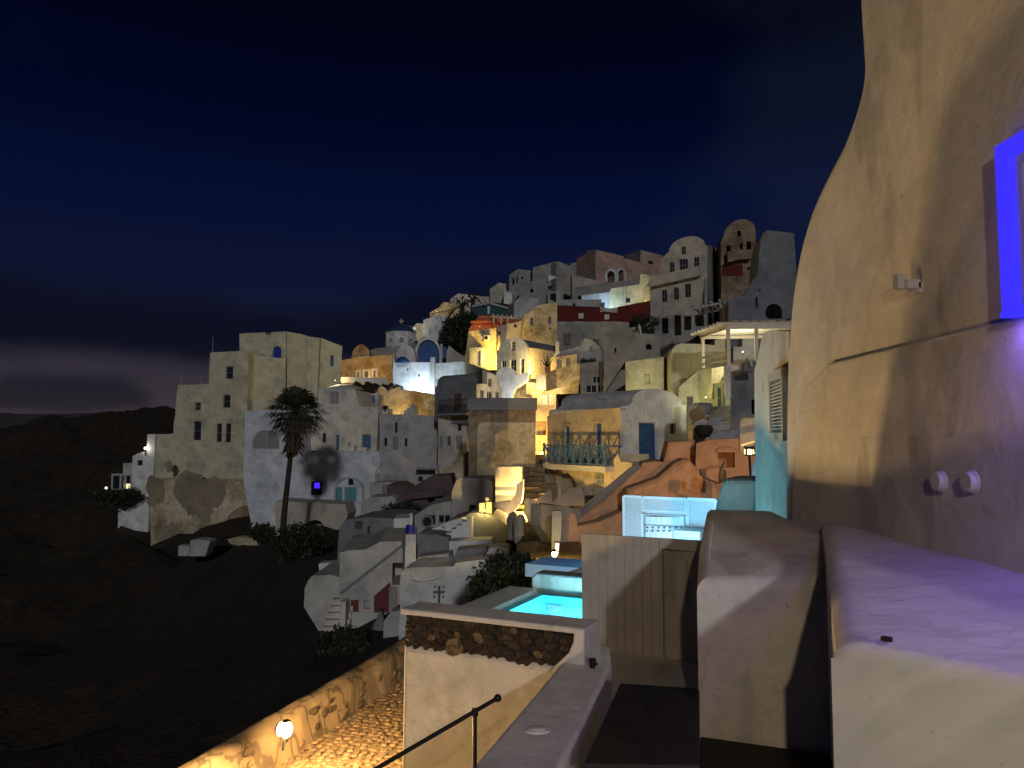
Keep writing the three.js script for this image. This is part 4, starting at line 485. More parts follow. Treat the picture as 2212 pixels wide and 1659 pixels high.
// ---------------------------------------------------------------- lime house, lit pergola, stepped rubble
{
  const F = FR(qC(1705, 1510), 47, -14), r = thing('lime_house', 'pale lime green house with a round vault end and a wall niche', 'house', F);
  face(r, F, qC, [[1702, 1640], [1706, 1012], [2190, 952], [2260, 940], [2260, 1640]], { t: 5, m: M.lime, dn: 2, op: [['n', 1985, 1192, 2066, 1336, { pm: M.lime, name: 'niche' }]] });
  const F2 = FR(qG(155, 1000), 45, -4); face(r, F2, qG, [[150, 1300], [152, 540], [168, 470], [215, 410], [290, 376], [600, 386], [790, 402], [790, 330], [860, 300], [940, 310], [940, 1300]], { t: 4, m: M.lime, name: 'vault_wall', dn: 2 });
  const s = F.uv(qC(1810, 1460)), t = F.uv(qC(2160, 1425)); put('string_course', slab(poly([[s[0], s[1] - .25], [t[0], t[1] - .25], [t[0], t[1]], [s[0], s[1]]]), .2, .12), M.lime, r, F);
  const H = house('lime_stair_house', 'small lime lit house with a sloping stair wall and narrow door', qG, [600, 1250], 41, -6, [[262, 1300], [266, 1012], [550, 772], [760, 736], [922, 708], [924, 1320], [380, 1340]], { t: 4, m: M.lime, dn: 1, op: [['d', 832, 1015, 895, 1312, { pm: M.bluerail, nx: 1 }], ['n', 596, 820, 612, 850, { name: 'vent' }]] });
  const a = H.F.uv(qG(745, 930)), b = H.F.uv(qG(915, 912)); put('door_hood', box(a[0], a[1] - .12, 0, b[0], b[1], .35), M.lime, H.r, H.F);
  const e = H.F.uv(qG(552, 1165)); face(H.r, new Frame(H.F.at(e[0], 0, .02), -40), qG, [[552, 1180], [552, 772], [746, 742], [742, 1180]], { t: .2, m: M.lime, name: 'stair_flank' });
  lamp('lime_lamp', 'greenish yellow lamp behind the clay jar at the lime house', P(qG(660, 1160), 39.2), [1, .98, .45], 4.2, {});
  lamp('niche_lamp', 'greenish yellow lamp hidden on the roof before the lime house', P(qC(1950, 1475), 45), [1, .98, .52], 3.4, {});
  // white down pipe column and parapet
  const W = house('white_pipe_column', 'white rounded chimney pipe column under the lit pergola', qG, [980, 1170], 37.5, -10, [[935, 1090], [930, 700], [985, 692], [1195, 690], [1190, 752], [1080, 762], [1020, 790], [1026, 1170], [960, 1160]], { t: .4, m: M.white, dn: 0, cat: 'chimney' });
  house('grey_stair_tower', 'plain grey stair tower wall under the lit pergola', qG, [1200, 1450], 38, -8, [[1020, 1560], [1016, 800], [1080, 770], [1232, 752], [1370, 770], [1392, 1000], [1400, 1560]], { t: 3, m: M.slate, dn: 1, op: [['n', 1322, 1190, 1378, 1400, { name: 'dark_door' }]] });
  house('pergola_terrace_wall', 'cream terrace wall behind the lit pergola posts', qG, [1100, 680], 46, -6, [[640, 760], [640, 640], [930, 655], [1060, 655], [1062, 425], [1190, 425], [1190, 282], [1370, 262], [1375, 800], [640, 800]], { t: 1.5, m: M.warm, dn: .3, cat: 'wall' });
}
{
  const c = P(qE(1290, 1212), 38), F = new Frame(c, -4), r = thing('lit_pergola', 'white timber pergola with slatted roof glowing warm from a lamp', 'pergola', F), fl = P(qE(990, 1312), 41.9).sub(c), lx = fl.dot(F.r), lz = fl.dot(F.n), rx = 5.2, w = .085;
  put('beam', box(-.12, -.1, -.06, rx, .08, .06), M.warm, r, F); put('beam', box(lx, -.1, lz - .06, rx, .08, lz + .06), M.warm, r, F); put('beam', bar(V3(0, 0, -.08), V3(lx, 0, lz + .08), .12, .17), M.warm, r, F);
  for (let i = 0; i < 8; i++) { const t = (i + .15) / 7.2; put('slat', rod(V3(lerp(0, lx, t) - .55, .19, lerp(0, lz, t)), V3(rx, .19 + (i > 5 ? .06 : 0), lerp(0, lz, t)), .095, .095, 10), M.warm, r, F); }
  for (let i = 0; i < 11; i++) { const x = .2 + i * .46; put('roof_board', box(x, .29, lz - .2, x + .3, .31, .15), M.warm, r, F); }
  const leg = (x, z, v, u, d) => { const b = P(qE(u, v), d).sub(c).y; put('post', box(x - w, b, z - w, x + w, -.1, z + w), M.warm, r, F); return b; };
  leg(0, 0, 1650, 1274, 38); const b2 = leg(lx + .12, lz, 1660, 1022, 41.9); { const q = P(qE(1605, 1400), 37.8).sub(c); leg(q.dot(F.r), 0, 1610, 1605, 38); }
  for (const k of [.95, .6]) put('hand_rail', bar(V3(lx + .12, b2 + k - .35, lz), V3(0, b2 + k - .55, -.1), .09), M.warm, r, F);
  lamp('pergola_lamp', 'warm white lamp standing on the pergola terrace', P(qE(1450, 1480), 39.6), [1, .88, .58], 17, {});
  const Fj = FR(qG(1270, 770), 37, 0), j = thing('rooftop_equipment', 'dark pump unit on the grey stair tower under the pergola', 'equipment', Fj), a = Fj.uv(qG(1195, 660)), b = Fj.uv(qG(1365, 760)); put('unit_body', join([box(a[0], b[1] - .1, -.3, lerp(a[0], b[0], .35), a[1], .2), new THREE.CylinderGeometry(.28, .32, .5, 16).translate(lerp(a[0], b[0], .65), lerp(b[1], a[1], .4), 0), box(lerp(a[0], b[0], .38), lerp(b[1], a[1], .5), -.04, lerp(a[0], b[0], .46), a[1] + .25, .04)]), M.slate, j, Fj); const bq = Fj.uv(qG(1290, 680)); put('bottle', new THREE.CylinderGeometry(.06, .07, .28, 12).translate(bq[0], bq[1], .33), M.plastic, j, Fj);
  // stepped rubble path and pots between the houses
  const Fs = FR(qW(800, 960), 31, 0), s = thing('rough_stone_steps', 'rough whitewashed stone steps climbing behind the peach house', 'steps', Fs); const stepSpec = [[640, 990, 1150, 860, 0], [610, 880, 1010, 760, -1], [600, 770, 980, 680, -2], [640, 690, 880, 620, -3], [660, 600, 990, 540, -4], [690, 545, 980, 490, -5], [760, 490, 1000, 440, -6]];
  stepSpec.forEach(([u0, v1, u1, v0, z], i) => { const a = Fs.uv(qW(u0, v0), z), b = Fs.uv(qW(u1, v1), z), g = new THREE.BoxGeometry(b[0] - a[0], a[1] - b[1] + .5, 1.3, 8, 4, 3), p = g.attributes.position; for (let k = 0; k < p.count; k++) { const n = fbm(p.getX(k) * 3 + 20 + i, p.getY(k) * 3 + p.getZ(k) * 2 + 30, 256, 3) - .5; p.setXYZ(k, p.getX(k) + n * .14, p.getY(k) + n * .12, p.getZ(k) + n * .25); } g.computeVertexNormals(); put('step', g.translate((a[0] + b[0]) / 2, (a[1] + b[1]) / 2 - .25, z - .65), i > 3 ? M.worn : M.grey, s, Fs); });
  const jar = (label, u, v0, v1, d, w, m) => { const Fj = FR(qW(u, v1), d, 0), g = thing('garden_jar', label, 'jar', Fj), h = Fj.uv(qW(u, v0))[1]; put('jar_body', new THREE.LatheGeometry([[.001, 0], [.5, 0], [.85, .3], [1, .62], [.92, .85], [.7, .95], [.78, 1], [.6, 1], [.55, .9], [.001, .88]].map(p => new THREE.Vector2(p[0] * w, p[1] * h)), 24), m, g, Fj); return g; };
  jar('grey glazed jar set in the white wall by the lime house', 562, 385, 590, 34, .36, M.slate); jar('dark dried shrub jar on the whitewashed steps', 540, 770, 975, 29.5, .36, M.dark);
  house('white_jar_wall', 'rounded white wall with a niche around the glazed jar', qW, [450, 640], 35, -6, [[265, 720], [270, 420], [400, 412], [404, 385], [420, 376], [610, 378], [630, 400], [636, 650], [560, 720]], { t: .8, m: M.grey, cat: 'wall', dn: .6 });
  house('grey_meter_box', 'grey box cupboard beside the round blue gable', qW, [300, 400], 37, -10, [[252, 430], [254, 270], [350, 266], [350, 430]], { t: .6, m: M.slate, cat: 'cupboard', dn: .3 });
  house('white_round_shoulder', 'rounded whitewashed shoulder wall behind the peach house', qW, [400, 1040], 30, -4, [[345, 1080], [348, 880], [370, 760], [420, 690], [520, 655], [600, 700], [600, 1080]], { t: 1.2, m: M.grey, cat: 'wall', dn: 1 });
}
// ---------------------------------------------------------------- house with the blue balcony
{
  const F = FR(qF(1230, 880), 37, 33), r = thing('balcony_house', 'cream vaulted house with blue timber balcony and blue double door', 'house', F);
  const gableTop = [[1228, 1000], [1226, 292], [1240, 276], [1312, 270], [1370, 215], ['arc', 1610, 85], [1900, 250], [1922, 262], [1966, 266], [1966, 1000]];
  face(r, F, qF, gableTop, { t: 6.0, m: M.white, name: 'gable_wall', dn: .5, op: [['d', 1424, 446, 1632, 892, { pm: M.bluedoor, fm: M.white, nx: 2 }], ['d', 1764, 460, 1832, 588, { pm: M.wood, fm: M.white, nx: 1 }]] });
  const x = F.uv(qF(1227, 600))[0], S = F.side(x, -1), bl = M.bluerail;
  face(r, S, qF, [[375, 945], [425, 920], [426, 380], [860, 318], [1224, 290], [1224, 900]], { t: .34, m: M.creamwall, name: 'long_wall', op: [['d', 598, 496, 668, 906, { pm: M.bluerail, fm: M.beige, nx: 2 }], ['d', 934, 466, 1016, 912, { pm: M.bluerail, fm: M.beige, nx: 2 }]] });
  for (const [a0, v0, a1, v1, m] of [[602, 500, 638, 905, M.grey], [639, 500, 664, 905, M.bluedoor], [936, 470, 972, 910, M.grey], [974, 470, 1012, 910, M.bluedoor]]) { const a = S.uv(qF(a0, v0), .05), b = S.uv(qF(a1, v1), .05); put('door_shutter', box(a[0], b[1], .0, b[0], a[1], .05), m, r, S); }
  // lower storey
  const S2 = new Frame(S.at(0, 0, .5), S.deg); face(r, S2, qF, [[372, 1420], [376, 945], [1068, 948], [1195, 800], [1225, 880], [1350, 890], [1350, 1420]], { t: 2, m: M.creamwall, name: 'lower_wall', op: [['n', 540, 1000, 742, 1300, { arch: .95, pm: M.creamwall, name: 'arch_recess' }], ['w', 942, 990, 1046, 1130, { arch: .35, nx: 2, ny: 2, pm: M.curtain }]] });
  const sh = (u0, v0, u1, v1, m) => { const a = S2.uv(qF(u0, v0)), b = S2.uv(qF(u1, v1)); return put('cupboard_door', box(a[0], b[1], .0, b[0], a[1], .07), m, r, S2); };
  sh(378, 930, 446, 1112, M.warm); sh(456, 945, 540, 1116, M.wornyellow); sh(822, 1150, 916, 1330, M.warm); sh(928, 1160, 1052, 1330, M.warm);
  // balcony: slab, posts, X panels
  const z = 1.05, u0 = S.uv(qF(385, 915), z), u1 = S.uv(qF(1068, 930), z), y = S.uv(qF(720, 915), z)[1], X0 = u0[0], X1 = u1[0];
  put('balcony_slab', box(X0, y - .28, .02, X1, y, z + .05), M.warm, r, S);
  const top = 1.02, N = 8; for (let i = 0; i <= N; i++) { const xx = lerp(X0 + .06, X1 - .06, i / N); put('baluster_post', box(xx - .045, y, z - .06, xx + .045, y + top + (i % 2 ? 0 : .08), z + .03), bl, r, S); }
  for (let i = 0; i < N; i++) { const a = lerp(X0 + .06, X1 - .06, i / N) + .05, b = lerp(X0 + .06, X1 - .06, (i + 1) / N) - .05; put('cross_panel', join([bar(V3(a, y + .1, z), V3(b, y + top - .1, z), .05), bar(V3(b, y + .1, z - .05), V3(a, y + top - .1, z - .05), .05)]), bl, r, S); }
  put('rail', box(X0, y + top - .08, z - .07, X1, y + top, z + .05), bl, r, S); put('rail', box(X0, y + .06, z - .065, X1, y + .12, z + .04), bl, r, S);
  for (const xx of [X0 + .03, X1 - .03]) { put('end_rail', join([box(xx - .04, y + top - .08, 0, xx + .04, y + top, z - .08), bar(V3(xx, y + .1, .1), V3(xx, y + top - .1, z - .1), .05), bar(V3(xx, y + .1, z - .1), V3(xx, y + top - .1, .1), .05)]), bl, r, S); }
  for (const [a0, a1, v] of [[585, 690, 464], [905, 1045, 432]]) { const a = S.uv(qF(a0, v), .15), b = S.uv(qF(a1, v), .15); put('cable_shadow_rod', rod(V3(a[0], a[1], .15), V3(b[0], b[1], .15), .015), M.wood, r, S); }  // dark rods model a cable together with shadow lines on the wall
  lamp('stair_wall_lamp', 'glowing yellow wall lamp by the stone steps under the balcony', P(qF(380, 795), 43.4), [1, .68, .2], 20, { r: .12, glow: 9 });
  lamp('lower_court_lamp', 'yellow lamp low in the lane under the balcony house', P(qK(720, 1010), 33), [1, .66, .2], 78, {});
}
// ---------------------------------------------------------------- stone steps between the block and the balcony house
{
  const S = thing('lane_stone_steps', 'worn stone steps climbing between the stained block and balcony house', 'steps', new Frame(V3(.7, LANE, -33.5), 0)), base = new Frame(V3(.7, LANE, -33.5), 0);
  for (let i = 0; i < 13; i++) { const zz = -i * .85, y = (i + 1) * .205, w = lerp(1.5, .95, i / 12), g = new THREE.BoxGeometry(w, y + .8, .95, 10, 2, 6), p = g.attributes.position; for (let k = 0; k < p.count; k++) { const n = fbm(p.getX(k) * 4 + 30 + i * 3, p.getZ(k) * 4 + p.getY(k) * 3 + 30, 256, 3) - .5; p.setXYZ(k, p.getX(k), p.getY(k) + n * .1, p.getZ(k) + n * .14); } g.computeVertexNormals(); put('step', g.translate(lerp(.05, .68, i / 12), y / 2 - .4, zz - .4), i % 3 ? M.cobble : M.cobble2, S, base); }
  const E = house('orange_alley_wall', 'warm lit plastered wall with a dark window at the head of the stone steps', qF, [360, 850], 47.5, 0, [[270, 1000], [285, 268], [505, 256], [505, 360], [430, 380], [425, 1000]], { t: 1.6, m: M.creamwall, cat: 'wall', op: [['n', 308, 436, 420, 590, { name: 'dark_window' }]] });
  lamp('alley_lamp', 'orange lamp at the head of the stone steps', P(qF(345, 640), 46.2), [1, .6, .16], 22, {});
}
{ // walls and posts round the lane end
  const H = house('white_stepped_plinth', 'white plinth with two horizontal grey bands beside the stone steps', qK, [350, 830], 34.5, -4, [[178, 850], [182, 330], [200, 324], [520, 324], [568, 326], [566, 560], [490, 580], [490, 660], [400, 850]], { t: 1.2, m: M.warm, cat: 'wall', dn: .4 });
  for (const [v0, v1] of [[628, 668], [742, 840]]) { const a = H.F.uv(qK(190, v0)), b = H.F.uv(qK(488, v1)); put('grey_band', box(a[0], b[1], 0, b[0], a[1], .03), M.slate, H.r, H.F); }
  house('curved_step_wall', 'curved cream wall sweeping down beside the stone steps', qK, [350, 970], 33, -6, [[160, 985], [165, 850], [400, 822], [440, 780], [490, 690], [500, 580], [590, 510], [585, 700], [560, 860], [520, 900], [380, 970]], { t: .5, m: M.warm, cat: 'wall', dn: .3 });
  house('lit_gate_wall', 'yellow lit gate wall end in front of the balcony house', qK, [740, 1100], 31, 20, [[664, 1020], [666, 850], [690, 790], [760, 800], [770, 880], [800, 836], [812, 850], [808, 1116], [690, 1050]], { t: .5, m: M.warm, cat: 'wall', dn: .6 });
  house('canvas_awning', 'slanting grey canvas wall beside the lower court', qK, [1200, 880], 31.5, -10, [[750, 830], [980, 650], [1000, 700], [1010, 830], [1280, 630], [1380, 620], [1405, 590], [1475, 720], [1475, 890], [1200, 900], [1020, 870]], { t: .4, m: M.dim, cat: 'awning', dn: 0 });
  house('lower_court_wall', 'grey court wall with a dark gate at the lane side', qK, [1000, 1300], 25, 40, [[840, 1180], [850, 870], [1200, 900], [1430, 960], [1430, 1030], [1190, 1480], [940, 1320]], { t: .5, m: M.dim, cat: 'wall', dn: .6 });
  house('white_gate_pillar', 'pale rounded gate pillar at the edge of the lane', qK, [1050, 1450], 23.5, -6, [[1000, 1450], [1008, 990], [1030, 966], [1130, 966], [1148, 1000], [1140, 1300], [1100, 1470]], { t: .4, m: M.grey, cat: 'pillar', dn: .3 });
  for (const [u0, u1, v0, v1, lb, d] of [[352, 490, 1005, 1270, 'round topped grey post behind its twin at the lane', 27.6], [455, 602, 1040, 1310, 'round topped pale post in front of its twin at the lane', 27]]) house('round_top_post', lb, qK, [(u0 + u1) / 2, v1], d, -14, [[u0 + 12, v1], [u0, v0 + 130], ['arc', (u0 + u1) / 2, v0 - 20], [u1, v0 + 130], [u1 - 4, v1]], { t: .3, m: M.grey, cat: 'post', dn: .3 });
  const G = thing('globe_lamp_posts', 'two lit white gate posts with a pale globe at the lane end', 'gate posts', FR(qK(70, 1010), 30.6, 0)), Fg = FR(qK(70, 1010), 30.6, 0), pp = (u0, v0, u1, v1) => { const a = Fg.uv(qK(u0, v0)), b = Fg.uv(qK(u1, v1)); put('post', box(a[0], b[1] - .2, -.25, b[0], a[1], 0), M.warm, G, Fg); }; pp(-50, 850, 32, 1000); pp(48, 835, 132, 1015); const gc = Fg.uv(qK(66, 792)); put('globe', new THREE.SphereGeometry(.085, 18, 12).translate(gc[0], gc[1], -.12), M.warm, G, Fg);
  lamp('gate_post_lamp', 'hidden yellow lamp between the lit white gate posts', P(qK(30, 960), 29.8), [1, .72, .2], 5, { r: .05, glow: 5 });
  const c0 = P(qK(1075, 1620), 22); lamp('lane_post_lamp', 'bright white yellow post lamp on the cobbled lane', P(qK(1045, 1590), 21.4), [1, .72, .25], 11, { r: .085, glow: 14, fit: 'cap' });
  const Lp = thing('lane_light_tube', 'upright bright tube light above the lane post lamp', 'lamp', new Frame(P(qK(1075, 1500), 21.4), 0)); const F0 = new Frame(P(qK(1075, 1500), 21.4), 0); put('tube', rod(V3(0, -.17, 0), V3(.02, .14, 0), .045, .05, 12), mat(lin(.9, .9, .8), { emissive: lin(1, .9, .6), emissiveIntensity: 2.2 }), Lp, F0); put('tube_cap', box(-.06, .14, -.06, .1, .17, .06), M.iron, Lp, F0);
  house('black_pot_jar', 'dark round planter with white patches beside the lane', qK, [640, 1600], 23, 0, [[500, 1590], [505, 1460], [560, 1420], [700, 1410], [800, 1400], [830, 1440], [780, 1540], [690, 1600]], { t: .6, m: M.dark, cat: 'planter', dn: .2 });
}
// ---------------------------------------------------------------- peach coloured stair house with satellite dish
{
  const lump = (F, c, u, v, rx, ry, rz, m, r, name = 'bulge') => { const p = F.uv(c(u, v)); const g = new THREE.IcosahedronGeometry(1, 4).scale(rx, ry, rz).translate(p[0], p[1], 0); put(name, g, m, r, F); };
  const H = house('peach_stair_house', 'soft rounded peach plastered house with sloping stair wall and dark niche', qF, [1400, 1200], 28, -8, [[660, 1620], [650, 1450], [700, 1440], [760, 1490], [900, 1400], [1250, 1110], [1430, 940], [1460, 890], [1600, 870], [1690, 880], [1740, 660], [2030, 640], [2045, 740], [2110, 660], [2212, 650], [2500, 640], [2540, 700], [2540, 1640]], { t: 2.5, m: M.peach, dn: 2, bevel: .12 });
  const F = H.F, r = H.r, a = F.uv(qF(770, 1470), .15), b = F.uv(qF(1430, 930), .15);
  put('sloping_coping', bar(V3(a[0], a[1] + .05, -.1), V3(b[0], b[1] + .05, -.1), .62, .24), M.slate, r, F);
  const F2 = FR(qL(800, 700), 26.4, -8); face(r, F2, qL, [[170, 1000], [175, 760], [520, 640], [700, 480], [790, 435], [870, 436], [960, 540], [1100, 640], [1200, 760], [1210, 1000]], { t: 2, m: M.peach, dn: 1, bevel: .3, name: 'buttress' });
  const F3 = FR(qL(1200, 500), 26.9, -12); face(r, F3, qL, [[930, 700], [945, 262], [1100, 225], [1400, 210], [1440, 240], [1700, 250], [1700, 900], [930, 900]], { t: 1.5, m: M.peach, name: 'upper_wall', op: [['n', 1180, 362, 1366, 528, { name: 'dark_niche' }]] });
  const hd = F3.uv(qL(1270, 330)); put('niche_hood', new THREE.SphereGeometry(1, 20, 10, 0, 6.2832, 0, Math.PI / 2).scale(.4, .22, .18).translate(hd[0], hd[1] - .1, 0), M.peach, r, F3);
  face(r, FR(qL(1420, 600), 27.5, -20), qL, [[1390, 640], [1400, 450], [1420, 330], [1470, 320], [1480, 640]], { t: .5, m: M.peach, name: 'pier', dn: .6 });
  const F5 = FR(qF(700, 1600), 25.5, 10); face(r, F5, qF, [[645, 1640], [655, 1460], [680, 1440], [740, 1440], [760, 1500], [770, 1580], [1000, 1530], [1250, 1420], [1260, 1640]], { t: .8, m: M.peach, bevel: .1, name: 'stair_foot', dn: 1.4 });
  house('pale_upper_shoulder', 'pale rounded parapet with a round arch above the peach house', qW, [1300, 1080], 26.5, -30, [[1165, 1130], [1160, 800], [1180, 690], [1230, 645], [1440, 640], [1460, 820], [1600, 1010], [1180, 1100]], { t: .5, m: M.warm, cat: 'wall', dn: .2 });
  const Fd = FR(qL(1170, 690), 24.6, 0), d = thing('satellite_dish', 'brown satellite dish seen edge on above the peach wall', 'satellite dish', Fd), c = Fd.uv(qL(1195, 575)), R = .31;
  put('reflector', new THREE.LatheGeometry([[0, 0], [.3, .03], [.62, .13], [.64, .14], [.3, .045], [0, .015]].map(p => new THREE.Vector2(p[0] * R / .62, p[1] * .55)), 30).rotateZ(-Math.PI / 2).scale(1, 1.18, 1).rotateZ(-.24).rotateY(-.12).translate(c[0], c[1], 0), M.beige, d, Fd);
  const arm = (pts) => new THREE.TubeGeometry(new THREE.CatmullRomCurve3(pts.map(([u, v]) => { const q = Fd.uv(qL(u, v)); return V3(q[0], q[1], .05); })), 24, .022, 6); put('feed_arm', arm([[1170, 690], [1080, 660], [1015, 630], [1010, 590]]), M.iron, d, Fd); put('feed_arm', arm([[1140, 690], [1200, 695], [1220, 640], [1195, 600]]), M.iron, d, Fd);
  const hx = Fd.uv(qL(1015, 585)), hy = Fd.uv(qL(1238, 612)); put('receiver_head', box(hx[0] - .09, hx[1] - .1, -.05, hx[0] + .08, hx[1] + .1, .12), M.iron, d, Fd); put('receiver_head', box(hy[0] - .08, hy[1] - .2, -.05, hy[0] + .07, hy[1] + .18, .12), M.iron, d, Fd);
  const ln = thing('garden_lantern', 'small lit lantern on a thin dark pole beside the peach house', 'lantern', FR(qL(1540, 640), 22, 0)), Fl = FR(qL(1540, 640), 22, 0), t = Fl.uv(qL(1522, 320)), bt = Fl.uv(qL(1522, 385)), ft = Fl.uv(qL(1542, 560)); put('pole', rod(V3(ft[0], ft[1] - .6, 0), V3(bt[0], bt[1], 0), .035), M.iron, ln, Fl);
  put('lantern_cage', join([box(t[0] - .12, t[1] - .02, -.12, t[0] + .12, t[1] + .06, .12), box(t[0] - .12, bt[1] - .04, -.12, t[0] + .12, bt[1], .12), ...[[-1, -1], [1, -1], [-1, 1], [1, 1]].map(([a, b]) => box(t[0] + a * .11 - .015, bt[1], b * .11 - .015, t[0] + a * .11 + .015, t[1], b * .11 + .015))]), M.iron, ln, Fl); const fl = put('flame', new THREE.SphereGeometry(.075, 12, 10).scale(.8, 1.5, .8).translate(t[0], (t[1] + bt[1]) / 2, 0), mat(lin(1, .8, .4), { emissive: lin(1, .72, .25), emissiveIntensity: 5 }), ln, Fl); const pl = new THREE.PointLight(lin(1, .55, .17), 20, 0, 2); pl.castShadow = true; pl.position.copy(fl.position).add(V3(t[0], (t[1] + bt[1]) / 2, 0)); ln.add(pl);
  // white rail pipe
  const Fr_ = FR(qL(1500, 280), 23.5, 0), w = thing('wall_rail', 'short white pipe rail beside the pale rounded parapet', 'rail', Fr_), p0 = Fr_.uv(qL(1430, 285)), p1 = Fr_.uv(qL(1640, 240)), p2 = Fr_.uv(qL(1670, 275)); put('pipe', new THREE.TubeGeometry(new THREE.CatmullRomCurve3([V3(p0[0], p0[1], 0), V3(p1[0], p1[1], 0), V3(p2[0], p2[1], 0)]), 20, .04, 8), M.frame, w, Fr_);
}

// ---------------------------------------------------------------- houses low on the slope
{
  house('small_barrel_house', 'small grey house with a curved barrel top near the stone steps', qH, [1800, 900], 36, -6, [[1598, 1000], [1600, 662], [1618, 600], [1650, 530], [1700, 506], [1980, 506], [2030, 540], [2058, 600], [2060, 1000]], { t: 3, m: M.grey, dn: 1, op: [['n', 1786, 790, 1862, 960, { arch: .8, name: 'dark_doorway' }]] });
  house('open_window_hut', 'pale hut with two wide dark windows and sloping roof edge', qH, [1430, 1050], 36.6, 2, [[1195, 1080], [1196, 912], [1390, 792], [1596, 755], [1598, 1080]], { t: 3, m: M.grey, dn: .6, op: [['w', 1284, 900, 1432, 1022, { nx: 1, ny: 1, pm: M.glass }], ['w', 1452, 905, 1588, 1000, { nx: 2, ny: 1 }]] });
  const W = FR(qH(1340, 1020), 36.9, 2), wm = thing('window_barrel', 'dark round drum seen in the wide hut window', 'drum', W), c = W.uv(qH(1340, 968)); put('drum_body', new THREE.CylinderGeometry(.3, .3, .3, 24).rotateX(Math.PI / 2).translate(c[0], c[1], .24), M.slate, wm, W); put('drum_door', new THREE.CylinderGeometry(.21, .21, .04, 24).rotateX(Math.PI / 2).translate(c[0], c[1], .41), M.dark, wm, W);
  const Pk = house('mauve_terraces', 'dim mauve plastered terrace walls with a dark doorway', qH, [1250, 800], 43, 0, [[885, 900], [890, 582], [1010, 575], [1120, 640], [1340, 500], [1590, 470], [1620, 640], [1590, 900]], { t: 4, m: M.mauve, dn: 1, op: [['n', 1336, 655, 1415, 770, { name: 'dark_doorway' }]] });
  const p0 = Pk.F.uv(qH(1115, 640)), p1 = Pk.F.uv(qH(1520, 620)); put('ledge', slab(poly([[p0[0], p0[1] - .5], [p1[0], p1[1] - .35], [p1[0], p1[1]], [p0[0], p0[1]]]), .6, .5), M.mauve, Pk.r, Pk.F);
  house('stained_mauve_slope', 'sloping stained retaining wall right of the mauve terraces', qH, [1650, 480], 46, -10, [[1480, 560], [1500, 400], [1690, 280], [1790, 200], [1800, 520], [1620, 520]], { t: 2, m: M.worn, cat: 'wall' });
  house('awning_hut', 'low grey hut with dark awning strip among the lower houses', qH, [1320, 560], 48, 0, [[1195, 640], [1205, 405], [1430, 412], [1480, 560], [1300, 640]], { t: 2, m: M.grey, dn: .3, op: [['n', 1212, 412, 1420, 470, { name: 'dark_awning' }], ['w', 1228, 485, 1290, 546, { nx: 1, ny: 1 }]] });
  house('white_bulwark', 'white rounded bulwark wall over a dark hollow', qH, [750, 930], 41, 0, [[606, 1000], [612, 772], [705, 712], [878, 708], [950, 700], [985, 730], [1012, 790], [960, 840], [880, 862], [872, 930], [780, 945]], { t: 2.5, m: M.grey, dn: .8, cat: 'wall' });
  house('porch_room', 'small grey porch room with plank door beside the teal doorway', qH, [800, 700], 50, -4, [[706, 760], [712, 560], [880, 545], [1000, 560], [1160, 590], [930, 600], [926, 700], [890, 760]], { t: 2.5, m: M.grey, dn: .5, op: [['d', 845, 575, 880, 705, { pm: M.slate, nx: 1 }]] });
  house('slate_roof_house', 'slate grey rooftop with low walls and a small white parapet', qH, [750, 1200], 34, -8, [[330, 1300], [380, 1040], [440, 960], [700, 930], [960, 945], [975, 1080], [880, 1110], [1040, 1130], [1040, 1300]], { t: 4, m: M.slate, dn: 1.5, op: [['n', 680, 1032, 712, 1186, { name: 'slit_window' }], ['n', 545, 975, 630, 1060, { pm: M.mauve, name: 'recess' }]] });
  house('white_cube_shed', 'plain white cube shed beside the blue topped chimney', qH, [1080, 1080], 33.5, 4, [[965, 1120], [968, 945], [1145, 938], [1150, 1120]], { t: 2, m: M.white, dn: .6, cat: 'shed' });
}
